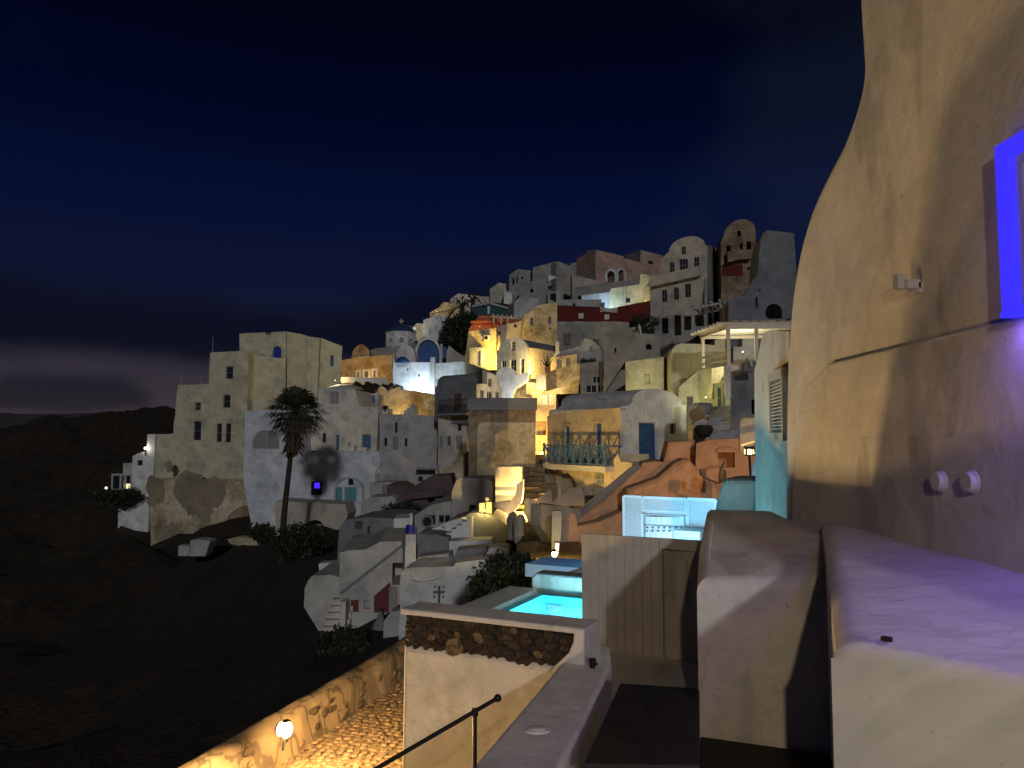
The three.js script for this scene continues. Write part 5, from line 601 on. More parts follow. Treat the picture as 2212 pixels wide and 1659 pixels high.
{ // chapel wall with pierced cross
  const hole = (a, b, c, d) => ['n', a, b, c, d, { name: 'dark_infill', pm: M.wood }];  // dark brown slabs stand in for shade inside the cross openings
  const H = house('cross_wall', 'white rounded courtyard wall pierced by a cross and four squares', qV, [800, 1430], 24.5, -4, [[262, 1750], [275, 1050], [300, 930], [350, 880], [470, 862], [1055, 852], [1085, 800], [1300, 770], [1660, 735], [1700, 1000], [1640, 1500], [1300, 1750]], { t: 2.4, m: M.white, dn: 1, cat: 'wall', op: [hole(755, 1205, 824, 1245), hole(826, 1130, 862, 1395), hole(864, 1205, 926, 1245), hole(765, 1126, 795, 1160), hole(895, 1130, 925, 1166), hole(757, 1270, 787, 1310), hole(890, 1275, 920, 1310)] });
  const c = [[470, 1025], [560, 1045], [680, 1035], [830, 998]].map(p => { const q = H.F.uv(qV(...p)); return V3(q[0], q[1], .03); }); put('plaster_ridge', new THREE.TubeGeometry(new THREE.CatmullRomCurve3(c), 24, .05, 8).scale(1, 1, 1), M.white, H.r, H.F);
  const Cm = house('white_chimney', 'square white chimney stack with a blue pot', qV, [430, 850], 26, 14, [[340, 900], [360, 388], [505, 384], [512, 860], [500, 900]], { t: .7, m: M.white, cat: 'chimney', dn: .3 });
  const a = Cm.F.uv(qV(372, 385)), b = Cm.F.uv(qV(520, 262)); put('blue_pot', new THREE.CylinderGeometry((b[0] - a[0]) * .46, (b[0] - a[0]) * .5, b[1] - a[1], 20).translate((a[0] + b[0]) / 2, (a[1] + b[1]) / 2, -.35), M.deepblue, Cm.r, Cm.F);
  const p = Cm.F.uv(qV(430, 262)), q = Cm.F.uv(qV(478, 90)); put('flue', join([rod(V3((p[0] + q[0]) / 2, p[1], -.35), V3((p[0] + q[0]) / 2, q[1], -.35), (q[0] - p[0]) * .45, (q[0] - p[0]) * .45, 14), rod(V3((p[0] + q[0]) / 2, lerp(p[1], q[1], .45), -.35), V3((p[0] + q[0]) / 2, lerp(p[1], q[1], .6), -.35), (q[0] - p[0]) * .6, (q[0] - p[0]) * .6, 14)]), M.white, Cm.r, Cm.F);
  house('roof_step_parapet', 'low white roof parapet between grey slopes behind the pierced wall', qV, [760, 760], 26.5, -6, [[532, 850], [534, 712], [980, 662], [984, 740], [1050, 850]], { t: .9, m: M.grey, cat: 'wall', dn: .3 });
  house('dark_roof_slope', 'slate grey roof wall behind the square white chimney', qV, [760, 690], 28, -4, [[530, 760], [535, 372], [800, 385], [985, 430], [990, 760]], { t: 2, m: M.slate, cat: 'roof', dn: .3 });
  house('long_white_parapet', 'long white block parapet on the rooftop below the white steps', qV, [1280, 590], 27.5, -4, [[985, 720], [990, 486], [1590, 466], [1612, 520], [1600, 580], [1540, 720]], { t: 1, m: M.white, cat: 'wall', dn: .2 });
  house('slate_roof_trough', 'sunken grey roof trough in front of the long white parapet', qV, [1350, 720], 26, -2, [[990, 800], [1100, 610], [1540, 570], [1520, 740], [1200, 740], [1080, 800]], { t: .9, m: M.slate, cat: 'roof', dn: .2 });
  house('plaster_mound', 'lumpy white plaster mound above the dark bush', qV, [1700, 740], 25.5, -4, [[1530, 760], [1545, 640], [1580, 580], [1700, 565], [1830, 575], [1862, 610], [1860, 700], [1800, 780]], { t: 1, m: M.white, cat: 'wall', dn: .2 });
  house('slate_stair_house', 'slate grey rounded rooftop house behind the white steps', qV, [1500, 480], 30, -4, [[960, 520], [960, 200], [1200, 130], [1280, 80], [1380, 75], [1600, 110], [1750, 190], [1850, 270], [1840, 400], [1740, 520]], { t: 3, m: M.slate, dn: .8 });
  const S = FR(qV(1130, 420), 28.6, -3), st = thing('white_roof_steps', 'white rooftop steps rising to the slate house', 'steps', S), x0 = S.uv(qV(945, 420)), x1 = S.uv(qV(1310, 145)); for (let i = 0; i < 5; i++) { const t = i / 5; put('step', box(lerp(x0[0], x1[0], t), x0[1] - .2, -.8, lerp(x0[0], x1[0], (i + 1) / 5), lerp(x0[1], x1[1], (i + 1) / 5), 0), M.white, st, S); }
  house('curved_stair_flank', 'curved white stair flank with a round hole', qV, [800, 340], 29.4, -3, [[600, 370], [700, 320], [850, 260], [1000, 190], [1160, 150], [1230, 160], [1180, 260], [960, 360], [880, 390]], { t: .5, m: M.white, cat: 'wall', dn: 0, op: [['n', 886, 258, 930, 300, { arch: 1, name: 'round_hole' }]] });
}
{ // big white gable building with red shutters above the slope
  const H = house('white_slope_house', 'white sloping house with red shutter, awning and dark entrance', qJ, [600, 1000], 29, 6, [[420, 1240], [380, 660], [380, 210], [480, 186], [660, 176], [820, 92], [1060, 85], [1078, 300], [1075, 1000], [860, 1140], [560, 1240]], { t: 5, m: M.pale, dn: 1.5, op: [['n', 502, 728, 586, 856, { pm: M.redwood, name: 'shutter' }], ['n', 645, 722, 711, 822, { arch: .3, pm: M.grey, name: 'shutter' }], ['n', 955, 322, 1070, 560, { name: 'dark_entrance' }]] });
  const rg = H.F.uv(qJ(390, 655)), re = H.F.uv(qJ(1070, 125)); put('sloping_ridge', bar(V3(rg[0], rg[1], .0), V3(re[0], re[1], .0), .12, .1), M.slate, H.r, H.F);
  const aw = [[762, 832], [762, 662], [935, 512], [930, 830]].map(p => H.F.uv(qJ(...p))); put('awning', slab(poly(aw), .06, .4), M.redwood, H.r, H.F);
  const c0 = H.F.uv(qJ(925, 560)), c1 = H.F.uv(qJ(1005, 830)); put('hanging_cloth', box(c0[0], c1[1], .42, c1[0], c0[1], .47), M.dim, H.r, H.F);
  const P2 = thing('closed_parasol', 'closed dark blue parasol standing by the white slope house', 'parasol', FR(qJ(820, 1130), 27.5, 0)), Fp = FR(qJ(820, 1130), 27.5, 0), pt = Fp.uv(qJ(830, 840)), pb = Fp.uv(qJ(815, 1130)); put('canopy', rod(V3(pb[0], pb[1] + .3, 0), V3(pt[0], pt[1], 0), .3, .03, 10), M.slate, P2, Fp); put('pole', rod(V3(pb[0], pb[1], 0), V3(pt[0], pt[1] + .1, 0), .03), M.iron, P2, Fp);
  house('round_vault_hut', 'low round white vault hut beside the steps of the dark slope', qJ, [150, 760], 31, 0, [[-10, 800], [0, 595], [40, 510], [80, 462], [280, 452], [390, 480], [420, 660], [400, 860], [200, 860]], { t: 4, m: M.pale, dn: 1 });
  house('white_flower_trough', 'small white trough with a round hole above the vault hut', qJ, [230, 430], 34, 0, [[165, 440], [150, 330], [300, 322], [305, 430]], { t: .8, m: M.white, cat: 'trough', dn: .2 });
  const S = FR(qJ(270, 1150), 28, 0), st = thing('slope_steps', 'whitewashed steps dropping into the dark slope', 'steps', S); for (let i = 0; i < 6; i++) { const a = S.uv(qJ(165 + i * 6, 1150 - i * 58)), b = S.uv(qJ(362, 1100 - i * 58)); put('step', box(a[0], a[1] - .6, -i * .28 - .35, b[0] + .3, b[1], -i * .28), M.warm, st, S); }
  const sw = S.uv(qJ(362, 1150)), sw2 = S.uv(qJ(432, 760)); put('flank_wall', box(sw[0] + .0, sw[1] - .5, -2, sw2[0], sw2[1], -.2), M.warm, st, S);
  house('low_round_wall', 'pale rounded garden wall beside the blue parasol', qJ, [950, 1100], 26, 0, [[850, 1180], [860, 960], [940, 850], [1040, 840], [1060, 1180]], { t: .6, m: M.grey, cat: 'wall', dn: .6 });
  // scattered low walls under the retaining wall
  house('boat_shaped_trough', 'pale blue trough lying under the stained retaining wall', qI, [1050, 1440], 58, 0, [[960, 1440], [965, 1320], [1060, 1310], [1180, 1330], [1130, 1450]], { t: 1.4, m: M.grey, cat: 'trough', dn: .3 });
  house('small_grey_crate', 'small grey crate beside the pale trough', qI, [890, 1460], 58.4, 0, [[832, 1462], [838, 1376], [955, 1380], [955, 1462]], { t: 1, m: M.grey, cat: 'crate', dn: .2 });
  house('arch_mouth_wall', 'low broken wall at the mouth of the walled up arch', qI, [1600, 1400], 60, 0, [[1370, 1310], [1480, 1285], [1690, 1292], [1700, 1420], [1640, 1470], [1590, 1400], [1400, 1360]], { t: 1, m: M.worn, cat: 'wall', dn: .4 });
}
// ---------------------------------------------------------------- plants
function foliage(F, c, pts, n, size, thick, m) { // leaves spread through a lumpy volume whose outline follows pts
  const ol = outline(F, c, pts), xs = ol.map(p => p[0]), ys = ol.map(p => p[1]), bx = [Math.min(...xs), Math.max(...xs)], by = [Math.min(...ys), Math.max(...ys)];
  const inside = (x, y) => { let k = false; for (let i = 0, j = ol.length - 1; i < ol.length; j = i++) { const [a, b] = ol[i], [c2, d] = ol[j]; if ((b > y) !== (d > y) && x < (c2 - a) * (y - b) / (d - b) + a) k = !k; } return k; };
  const g = [], cl = []; for (let i = 0; i < n / 18; i++) { let x, y, t = 0; do { x = rr(...bx); y = rr(...by); } while (!inside(x, y) && t++ < 60); cl.push([x, y, rr(-thick, thick * .4)]); }
  const pos = [], nor = [], uv = [], q = new THREE.Quaternion(), e = new THREE.Euler();
  for (let i = 0; i < n; i++) { const [x, y, z] = cl[i % cl.length], s = size * rr(.6, 1.3), o = V3(rr(-1, 1), rr(-1, 1), rr(-1, 1)).normalize().multiplyScalar(size * rr(.5, 3.2)); e.set(rr(0, 6.28), rr(0, 6.28), rr(0, 6.28)); q.setFromEuler(e); const A = V3(s, 0, 0).applyQuaternion(q), B = V3(0, s * .5, 0).applyQuaternion(q), C = V3(x + o.x, y + o.y, z + o.z), N = A.clone().cross(B).normalize(); for (const v of [C.clone().sub(A), C.clone().sub(B), C.clone().add(A), C.clone().sub(A), C.clone().add(A), C.clone().add(B)]) { pos.push(v.x, v.y, v.z); nor.push(N.x, N.y, N.z); uv.push(0, 0); } }
  const geo = new THREE.BufferGeometry(); geo.setAttribute('position', new THREE.Float32BufferAttribute(pos, 3)); geo.setAttribute('normal', new THREE.Float32BufferAttribute(nor, 3)); geo.setAttribute('uv', new THREE.Float32BufferAttribute(uv, 2)); return { geo, bx, by };
}
function bush(label, c, anchor, d, pts, n, size, thick, name = 'bush') { const F = FR(c(...anchor), d, 0), r = thing(name, label, 'bush', F), f = foliage(F, c, pts, n, size, thick); put('foliage', f.geo, M.leaf, r, F); const st = []; for (let i = 0; i < 6; i++) { const x = lerp(f.bx[0], f.bx[1], .3 + i * .08); st.push(rod(V3(lerp(f.bx[0], f.bx[1], .5), f.by[0] - .2, -thick * .3), V3(x, lerp(f.by[0], f.by[1], rr(.4, .8)), rr(-thick, 0)), size * .5, size * .2, 6)); } put('stem', join(st), M.bark, r, F); return r; }
bush('dark leafy bush behind the glowing pool', qV, [1600, 1400], 17, [[1330, 1400], [1320, 1240], [1400, 1000], [1540, 850], [1700, 760], [1820, 800], [2000, 760], [2150, 780], [2212, 900], [2100, 1200], [1900, 1400]], 5200, .07, .8);
bush('dense green bush climbing the wall beside the yellow house', qD, [520, 1400], 92, [[350, 1380], [400, 1230], [470, 1110], [620, 1080], [720, 1080], [760, 1110], [690, 1200], [660, 1300], [640, 1400], [560, 1420], [440, 1400]], 5200, .22, 1.6, 'climbing_bush');
bush('dark low shrub at the foot of the white steps', qJ, [400, 1300], 24, [[100, 1320], [180, 1200], [330, 1110], [500, 1120], [620, 1200], [640, 1320]], 3800, .09, .8, 'low_shrub');
bush('dark shrub hanging below the glazed porch', qI, [200, 900], 69, [[-60, 900], [0, 800], [200, 785], [340, 800], [400, 840], [330, 880], [200, 940]], 2200, .17, .9, 'hanging_shrub');
bush('small dark shrub in the mouth of the walled up arch', qI, [1750, 1280], 58.6, [[1610, 1210], [1720, 1180], [1830, 1200], [1880, 1260], [1800, 1290], [1640, 1280]], 1500, .15, .7, 'arch_shrub');
bush('dry dark tangle of branches beside the tall vaulted house', qE, [350, 1240], 72, [[210, 1150], [300, 1060], [480, 1080], [560, 1130], [480, 1260], [330, 1270], [240, 1220]], 620, .15, 1, 'dry_shrub');
bush('dark undergrowth in the hollow under the white bulwark', qH, [1000, 930], 38.5, [[870, 930], [900, 840], [1080, 800], [1260, 830], [1200, 910], [1060, 945]], 2600, .1, .8, 'hollow_undergrowth');
bush('black undergrowth below the palm on the dark slope', qI, [1980, 1400], 46, [[1850, 1400], [1900, 1240], [2100, 1180], [2300, 1230], [2420, 1330], [2350, 1480], [2100, 1560]], 3200, .14, 1.4, 'slope_undergrowth');
bush('spiky potted plants along the grey vault terrace', qC, [1160, 1030], 62, [[1060, 1030], [1080, 985], [1150, 1010], [1190, 985], [1255, 990], [1250, 1015], [1150, 1035]], 700, .09, .4, 'potted_shrub');
{ // fan palm with a skirt of dead leaves
  const d = 48, F = FR(qP(608, 1180), d, 0), r = thing('fan_palm', 'tall fan palm with shaggy crown in front of the white arched house', 'palm tree', F), top = F.uv([640, 893]), cv = new THREE.CatmullRomCurve3([V3(0, -1.5, 0), V3(.12, 1.8, 0), V3(.35, 4.5, 0), V3(top[0] - .05, top[1], 0)]);
  const tg = []; for (let i = 0; i < 22; i++) { const a = cv.getPoint(i / 22), b = cv.getPoint((i + 1) / 22 + .004); tg.push(rod(a, b, lerp(.22, .14, i / 22), lerp(.20, .13, i / 22), 10)); } put('trunk', join(tg), M.bark, r, F);
  const sk = []; for (let i = 0; i < 240; i++) { const t = rr(.86, .995), p = cv.getPoint(t), an = rr(0, 6.28), L = rr(.8, 1.35), out = rr(.3, .8); sk.push(bar(p.clone(), p.clone().add(V3(Math.cos(an) * out, -L, Math.sin(an) * out)), .12, .012)); } put('dead_leaf_skirt', join(sk), M.palmdead, r, F);
  const c = V3(top[0], top[1] + .05, 0);
  for (let i = 0; i < 50; i++) { // each frond: stalk and a folded fan of blades with drooping tips
    const el = lerp(-.7, 1.3, ((i * 17) % 50) / 49), an = i * 2.39996, dir = V3(Math.cos(an) * Math.cos(el), Math.sin(el), Math.sin(an) * Math.cos(el)), L = rr(1.35, 1.75), hub = c.clone().addScaledVector(dir, L * .62).add(V3(0, -.06, 0)), s = dir.clone().cross(V3(0, 1, 0)).normalize(), up = s.clone().cross(dir).normalize(), pos = [];
    const stalk = rod(c, hub, .035, .02, 5), n = 15, R = rr(1.1, 1.5);
    for (let k = 0; k < n; k++) { const q = lerp(-1.25, 1.25, k / (n - 1)), w = .11, ax = dir.clone().multiplyScalar(Math.cos(q)).addScaledVector(s, Math.sin(q)), len = R * (1 - .28 * Math.abs(q) / 1.25), fold = up.clone().multiplyScalar(k % 2 ? .05 : -.05), mid = hub.clone().addScaledVector(ax, len * .55).add(fold), tip = hub.clone().addScaledVector(ax, len).add(V3(0, -len * .32, 0)), sd = ax.clone().cross(up).normalize().multiplyScalar(w * .6); for (const v of [hub, mid.clone().add(sd), mid.clone().sub(sd), mid.clone().add(sd), tip, mid.clone().sub(sd)]) pos.push(v.x, v.y, v.z); }
    const g = new THREE.BufferGeometry(); g.setAttribute('position', new THREE.Float32BufferAttribute(pos, 3)); g.setAttribute('uv', new THREE.Float32BufferAttribute(new Float32Array(pos.length / 3 * 2), 2)); g.computeVertexNormals(); put('frond', join([stalk, g]), el < -.35 ? M.palmdead : M.palmleaf, r, F);
  }
  // two small ragged palms among the upper roofs
  for (const [u, v, lb] of [[600, 985, 'small ragged palm above the climbing bush'], [720, 925, 'small ragged palm under the skyline lamp']]) { const F2 = FR(qD(u, v + 130), 98, 0), r2 = thing('small_palm', lb, 'palm tree', F2), t2 = F2.uv(qD(u, v)); put('trunk', rod(V3(0, -.5, 0), V3(t2[0], t2[1], 0), .3, .22), M.bark, r2, F2); const g = []; for (let i = 0; i < 26; i++) { const an = i * 2.4, el = lerp(-.6, 1, (i * 7 % 26) / 25), dr = V3(Math.cos(an) * Math.cos(el), Math.sin(el), Math.sin(an) * Math.cos(el)), m = V3(t2[0], t2[1], 0).addScaledVector(dr, 1.3), tp = m.clone().addScaledVector(dr, .9).add(V3(0, -.8, 0)); g.push(bar(V3(t2[0], t2[1], 0), m, .18, .03), bar(m, tp, .22, .03)); } put('fronds', join(g), M.palmleaf, r2, F2); }
}

// ---------------------------------------------------------------- the near terrace
// hand trowelled lime plaster: broad trowel swells, fine grain, hairline cracks, rubbed and stained patches
const crack = (u, v) => { let m = 9; for (const [k, o] of [[5, 0], [5, 11]]) { const a = fbm(u * k + o, v * k + o, k, 5) - .5; m = Math.min(m, Math.abs(a) * 60); } return 1 - clamp(m); };
const nearMap = tex(1024, (u, v) => { const a = fbm(u * 5, v * 5, 5, 6), b = fbm(u * 30 + 3, v * 30, 30, 4), c = fbm(u * 11 + 5, v * 4, 11, 5), sp = fbm(u * 120, v * 120, 120, 2); let g = .93 + (a - .5) * .2 + (b - .5) * .12 - smooth(.58, .75, c) * .1 - smooth(.8, .95, sp) * .12 - crack(u, v) * .05 * smooth(.5, .6, a); return [g, g * (.99 - (b - .5) * .03), g * (.975 - (a - .5) * .08)]; }, true, .4);
const nearBump = tex(1024, (u, v) => fbm(u * 6, v * 6, 6, 3) * .5 + fbm(u * 18, v * 26, 18, 3) * .3 + fbm(u * 90, v * 90, 90, 3) * .2 - crack(u, v) * .06, false, .4);
const NEARW = mat(lin(.74, .73, .71), { map: nearMap, bumpMap: nearBump, bumpScale: .011, roughness: .92 });
function planBlock(pts, yTop, h, bevel = .04, topFn) { // plan polygon (x, distance), rounded edges, top height optionally shaped
  const s = poly(pts), g = new THREE.ExtrudeGeometry(s, { depth: h - 2 * bevel, bevelEnabled: true, bevelSize: bevel, bevelThickness: bevel, bevelOffset: -bevel, bevelSegments: 5, curveSegments: 12, steps: 1 });
  g.rotateX(-Math.PI / 2); g.translate(0, yTop - h + bevel, 0);
  if (topFn) { const a = g.attributes.position; for (let i = 0; i < a.count; i++) if (a.getY(i) > yTop - h * .5) a.setY(i, a.getY(i) + topFn(a.getX(i), -a.getZ(i))); g.computeVertexNormals(); }
  return g;
}
const W0 = new Frame(V3(0, 0, 0), 0);
const one = (name, label, cat, geo, m) => tag(put(name, geo, m), label, cat);
{ // stone banded parapet of the pool terrace
  const F = FR([875, 1388], 6, -26), r = thing('stone_parapet', 'thick plastered terrace wall with a band of dark lava stones', 'wall', F);
  const lo = outline(F, qP, [[862, 1800], [869, 1393], [1000, 1411], [1205, 1439], [1256, 1446], [1256, 1800]]); put('plaster_wall', slab(poly(lo), .36, 0, .05), mat(lin(.72, .67, .58), { map: nearMap, bumpMap: nearBump, bumpScale: .02, roughness: .92 }), r, F);
  const tl = F.uv([878, 1326], -.04), tr = F.uv([1250, 1370], -.04), bl = F.uv([874, 1398], -.04), br = F.uv([1236, 1446], -.04);
  put('mortar_band', slab(poly([[bl[0], bl[1] - .05], [br[0], br[1] - .05], [tr[0], tr[1] - .02], [tl[0], tl[1]]]), .24, -.04), M.mortar, r, F);
  const sg = []; for (let k = 0; k < 6; k++) { const g = new THREE.IcosahedronGeometry(1, 1), a = g.attributes.position; for (let i = 0; i < a.count; i++) { const v = V3(a.getX(i), a.getY(i), a.getZ(i)), q = 1 + (fbm(v.x * 1.7 + k * 5 + 40, v.y * 1.7 + v.z * 2 + 40, 512, 3) - .5) * .9; a.setXYZ(i, v.x * q, v.y * q, v.z * q); } g.computeVertexNormals(); sg.push(g); }
  const done = []; let tries = 0; while (done.length < 170 && tries++ < 9000) { const s = rnd() < .35 ? rr(.05, .075) : rr(.02, .045), u = rnd(), x = lerp(bl[0] + .03, br[0] - .05, u), y0 = lerp(bl[1], br[1], u), y1 = lerp(tl[1], tr[1], u), y = rr(y0 + .012, y1 - .012); if (done.some(o => Math.hypot(o[0] - x, o[1] - y) < (o[2] + s) * .86)) continue; done.push([x, y, s]); const m = put('stone', sg[done.length % 6], rnd() < .08 ? M.cobble2 : rnd() < .35 ? M.lava2 : M.lava, r); m.position.set(x, y, -.035); m.scale.set(s * rr(.9, 1.35), s * rr(.75, 1.05), s * .65); m.rotation.z = rr(-.5, .5); }
  const cl = F.uv([874, 1326]), cr = F.uv([1260, 1370]); put('coping', slab(poly([[cl[0] - .02, cl[1]], [cr[0] + .02, cr[1]], [cr[0] + .02, cr[1] + .045], [cl[0] - .02, cl[1] + .045]]), .3, .03, .018), NEARW, r, F);
  const ep = [[1262, 1500], [1262, 1360], [1240, 1358], [1238, 1385], [1228, 1410], [1205, 1432], [1190, 1445], [1190, 1500]].map(q => F.uv(q, .03)); put('end_pier', slab(poly(ep), .34, .035, .015), NEARW, r, F);
  // pool set into the terrace behind it
  const loc = (p, d) => { const w = P(p, d).sub(F.o); return [w.dot(F.r), w.y, w.dot(F.n)]; };
  const a = loc([1085, 1322], 8.5), b = loc([1172, 1290], 9.5), wy = a[1], x0 = a[0], z1 = b[2], z0 = a[2] + .3, x1 = x0 + 2.6, dep = .8;
  const p = thing('terrace_pool', 'small glowing turquoise plunge pool on the terrace', 'pool', F), pw = mat(lin(.10, .66, .78), { roughness: .35 });
  put('pool_floor', box(x0 - .02, wy - dep - .1, z1 - .02, x1, wy - dep, z0), mat(lin(.82, .9, .9), { roughness: .35 }), p, F);
  put('pool_side', box(x0 - .12, wy - dep, z1, x0, wy - .02, z0), pw, p, F); put('pool_side', box(x0, wy - dep, z0, x1, wy - .02, z0 + .1), pw, p, F); put('pool_side', box(x0 - .1, wy - dep, z1 - .1, x1, wy - .02, z1), pw, p, F); put('pool_side', box(x1, wy - dep, z1, x1 + .1, wy - .02, z0), pw, p, F);
  put('water', new THREE.PlaneGeometry(x1 - x0 - .004, z0 - z1 - .004).rotateX(-Math.PI / 2).translate((x0 + x1) / 2, wy - .06, (z0 + z1) / 2), new THREE.MeshPhysicalMaterial({ color: lin(.7, .95, 1), transmission: 1, thickness: 0, roughness: .04, ior: 1.33, bumpMap: plasterBump, bumpScale: .015 }), p, F);
  const lx = loc([1198, 1312], 9.45); put('skimmer_frame', box(lx[0] - .09, wy - .28, z1, lx[0] + .11, wy - .12, z1 + .015), mat(lin(.2, .42, .45)), p, F);
  put('pool_light_glass', new THREE.CylinderGeometry(.09, .09, .03, 20).rotateX(Math.PI / 2).translate(x0 + .9, wy - .5, z1 + .02), mat(lin(.8, 1, 1), { emissive: lin(.4, .9, 1), emissiveIntensity: 6 }), p, F);
  const pl = new THREE.PointLight(lin(.62, .95, 1), 6, 0, 2); pl.position.set(x0 + .9, wy - .45, (z0 + z1) / 2); pl.castShadow = true; pl.shadow.radius = 5; p.add(pl);
  put('pool_coping', box(x0 - .5, wy - .3, z1 - .1, x0 - .12, wy + .03, z0 + .15), NEARW, p, F); const plan = (pts, ya, yb) => new THREE.ExtrudeGeometry(poly(pts.map(q => [q[0], -q[1]])), { depth: yb - ya, bevelEnabled: false }).rotateX(-Math.PI / 2).translate(0, ya, 0); put('pool_deck', plan([[.03, -.38], [x1, -.38], [x1, z0 + .155], [x0 - .4, z0 + .155]], wy - .5, wy + .028), NEARW, p, F); put('pool_base', plan([[.03, -.38], [x1, -.38], [x1, z1 - .08], [x0 - .48, z1 - .08], [x0 - .42, z0]], wy - 2.4, wy - dep - .12), NEARW, p, F);
  const hw = loc([1160, 1236], 9.7), hh = hw[1] - wy; put('headrest_wall', slab(poly([[x0 - .2, wy - .3], [x1 + .2, wy - .3], [x1 + .2, wy + hh], [x0 - .14, wy + hh], [x0 - .2, wy + hh - .06]]), .28, z1 - .1, .03), NEARW, p, F);
  // pale blue slab table beyond the pool
  const S = FR([1200, 1245], 12.5, -26), sl = S.uv([1140, 1243]), s2 = S.uv([1262, 1228]); const tb = thing('slab_table', 'pale blue slab table top beyond the pool headrest', 'table', S); put('table_top', box(sl[0], sl[1], -.7, s2[0] + .4, s2[1] + .02, .1), mat(lin(.2, .38, .62)), tb, S); put('table_leg', box(sl[0] + .3, sl[1] - 2, -.5, sl[0] + .5, sl[1], -.3), M.bluewhite, tb, S); put('table_leg', box(s2[0] + .1, sl[1] - 2, -.5, s2[0] + .3, sl[1], -.3), M.bluewhite, tb, S);
}
{ // board fence with a recessed door
  const F = FR([1255, 1400], 7, -27), r = thing('board_fence', 'pale vertical board fence with a recessed board door', 'fence', F), a = F.uv([1256, 1152]), b = F.uv([1425, 1163]), e = F.uv([1512, 1168]), y0 = -3.4 - F.o.y, n = 9;
  const hA = .07; for (let i = 0; i < n; i++) { const xa = lerp(a[0], b[0], i / n), xb = lerp(a[0], b[0], (i + 1) / n); put('board', slab(poly([[xa + .0012, y0], [xb - .0012, y0], [xb - .0012, lerp(a[1], b[1], (i + 1) / n)], [xa + .0012, lerp(a[1], b[1], i / n)]]), .03, rr(-.0015, .0015), .002), M.boards, r, F); }
  put('backing', slab(poly([[a[0] + .01, y0], [e[0] + .4, y0], [e[0] + .4, e[1] - .1], [a[0] + .01, a[1] - .03]]), .05, -.07), M.boards, r, F);
  const hd = F.uv([1425, 1184]); put('door_header', slab(poly([[b[0] + .003, hd[1]], [e[0] + .4, hd[1] - .02], [e[0] + .4, e[1]], [b[0] + .003, b[1]]]), .05, .012), M.boards, r, F); put('door_stile', box(b[0] + .003, y0, -.04, b[0] + .02, hd[1], .012), M.boards, r, F);
  const dr = put('door', box(b[0] + .03, y0, -.065, e[0] + .3, hd[1] - .02, -.03), M.boards, r, F); for (let i = 0; i < 3; i++) put('door_board', box(b[0] + .1 + i * .12, y0, -.03, b[0] + .21 + i * .12, hd[1] - .08, -.022), M.boards, dr);
}
one('boundary_wall_low', 'low pale wall top running toward the viewer beside the dark slab', 'wall', planBlock([[.51, 5.9], [-.17, 3.8], [-.5, 2.7], [-.12, 2.7], [.2, 3.57], [.69, 5.36], [.74, 5.8]], -1.57, 2.4, .035), NEARW);
{ // things on and by the low wall
  const tp = P([1280, 1420], 5.25), F = new Frame(V3(tp.x, -1.57, tp.z), 0), t = thing('black_tap', 'small black outdoor tap on the end of the low pale wall', 'tap', F); put('tap_body', join([rod(V3(0, 0, 0), V3(0, .05, 0), .02, .02, 12), box(-.012, .02, -.01, .035, .035, .01), new THREE.CylinderGeometry(.026, .026, .012, 12).translate(0, .055, 0)]), M.iron, t, F);
  const q = P([1160, 1552], 4.15), F2 = new Frame(V3(q.x, -1.57, q.z), 0), l = thing('wall_top_light_cover', 'oval white light cover on top of the low pale wall', 'light cover', F2); put('cover', new THREE.SphereGeometry(1, 24, 12, 0, 6.2832, 0, Math.PI / 2).scale(.058, .022, .04).translate(0, -.002, 0), M.plastic, l, F2); put('rim', new THREE.CylinderGeometry(.066, .07, .008, 24).scale(1, 1, .7).translate(0, .004, 0), M.plastic, l, F2);
  const a = P([700, 1726], 3.1), b = P([1075, 1508], 3.55), c = P([1026, 1536], 3.49), h = tag(new THREE.Group(), 'thin black iron handrail with a ball end in front of the terrace wall', 'handrail'); h.name = numbered('handrail'); scene.add(h); put('rail', rod(a, b, .0095, .0095, 12), M.iron, h); put('ball_end', new THREE.SphereGeometry(.018, 18, 12).translate(b.x, b.y, b.z), M.iron, h); put('post', rod(V3(c.x, c.y - 1.9, c.z), c, .0095, .0095, 12), M.iron, h); put('collar', new THREE.CylinderGeometry(.015, .015, .03, 12).translate(c.x, c.y - .005, c.z), M.iron, h);
}
{ // dark topped step block and terrace floor
  const r = tag(new THREE.Group(), 'white masonry bench with a dark slate top at the terrace corner', 'bench'); r.name = numbered('slate_top_bench'); scene.add(r);
  put('slate_top', planBlock([[.66, 4.72], [.33, 3.58], [.86, 3.56], [1.12, 4.62]], -1.5, .07, .012), M.topslate, r); put('bench_base', planBlock([[.69, 4.69], [.38, 3.62], [.86, 3.6], [1.1, 4.58]], -1.57, 1.2, .015), NEARW, r);
  const q = tag(new THREE.Group(), 'lower white masonry step with a dark slate top beside the bench', 'step'); q.name = numbered('slate_top_step'); scene.add(q); put('slate_top', planBlock([[1.1, 4.52], [.9, 3.66], [1.5, 3.3], [1.83, 4.24]], -1.74, .06, .012), M.topslate, q); put('step_base', planBlock([[1.12, 4.5], [.92, 3.7], [1.48, 3.34], [1.8, 4.22]], -1.8, .9, .012), NEARW, q);
  structure(put('terrace_floor', planBlock([[-.2, 5.2], [-.2, -1.5], [2.3, -1.5], [2.3, 6.9], [.6, 6.9]], -2.5, .3, .01), M.topslate));
}
one('sloping_buttress', 'pale buttress with a sloping rounded top between fence and ledge', 'wall', planBlock([[1.11, 4.6], [1.84, 4.28], [2.12, 5.0], [2.14, 6.2], [1.62, 6.35], [1.3, 5.3]], -.86, 2.4, .07, (x, d) => clamp((d - 4.6) * .12 + (x - 1.11) * .16, 0, .26)), NEARW);
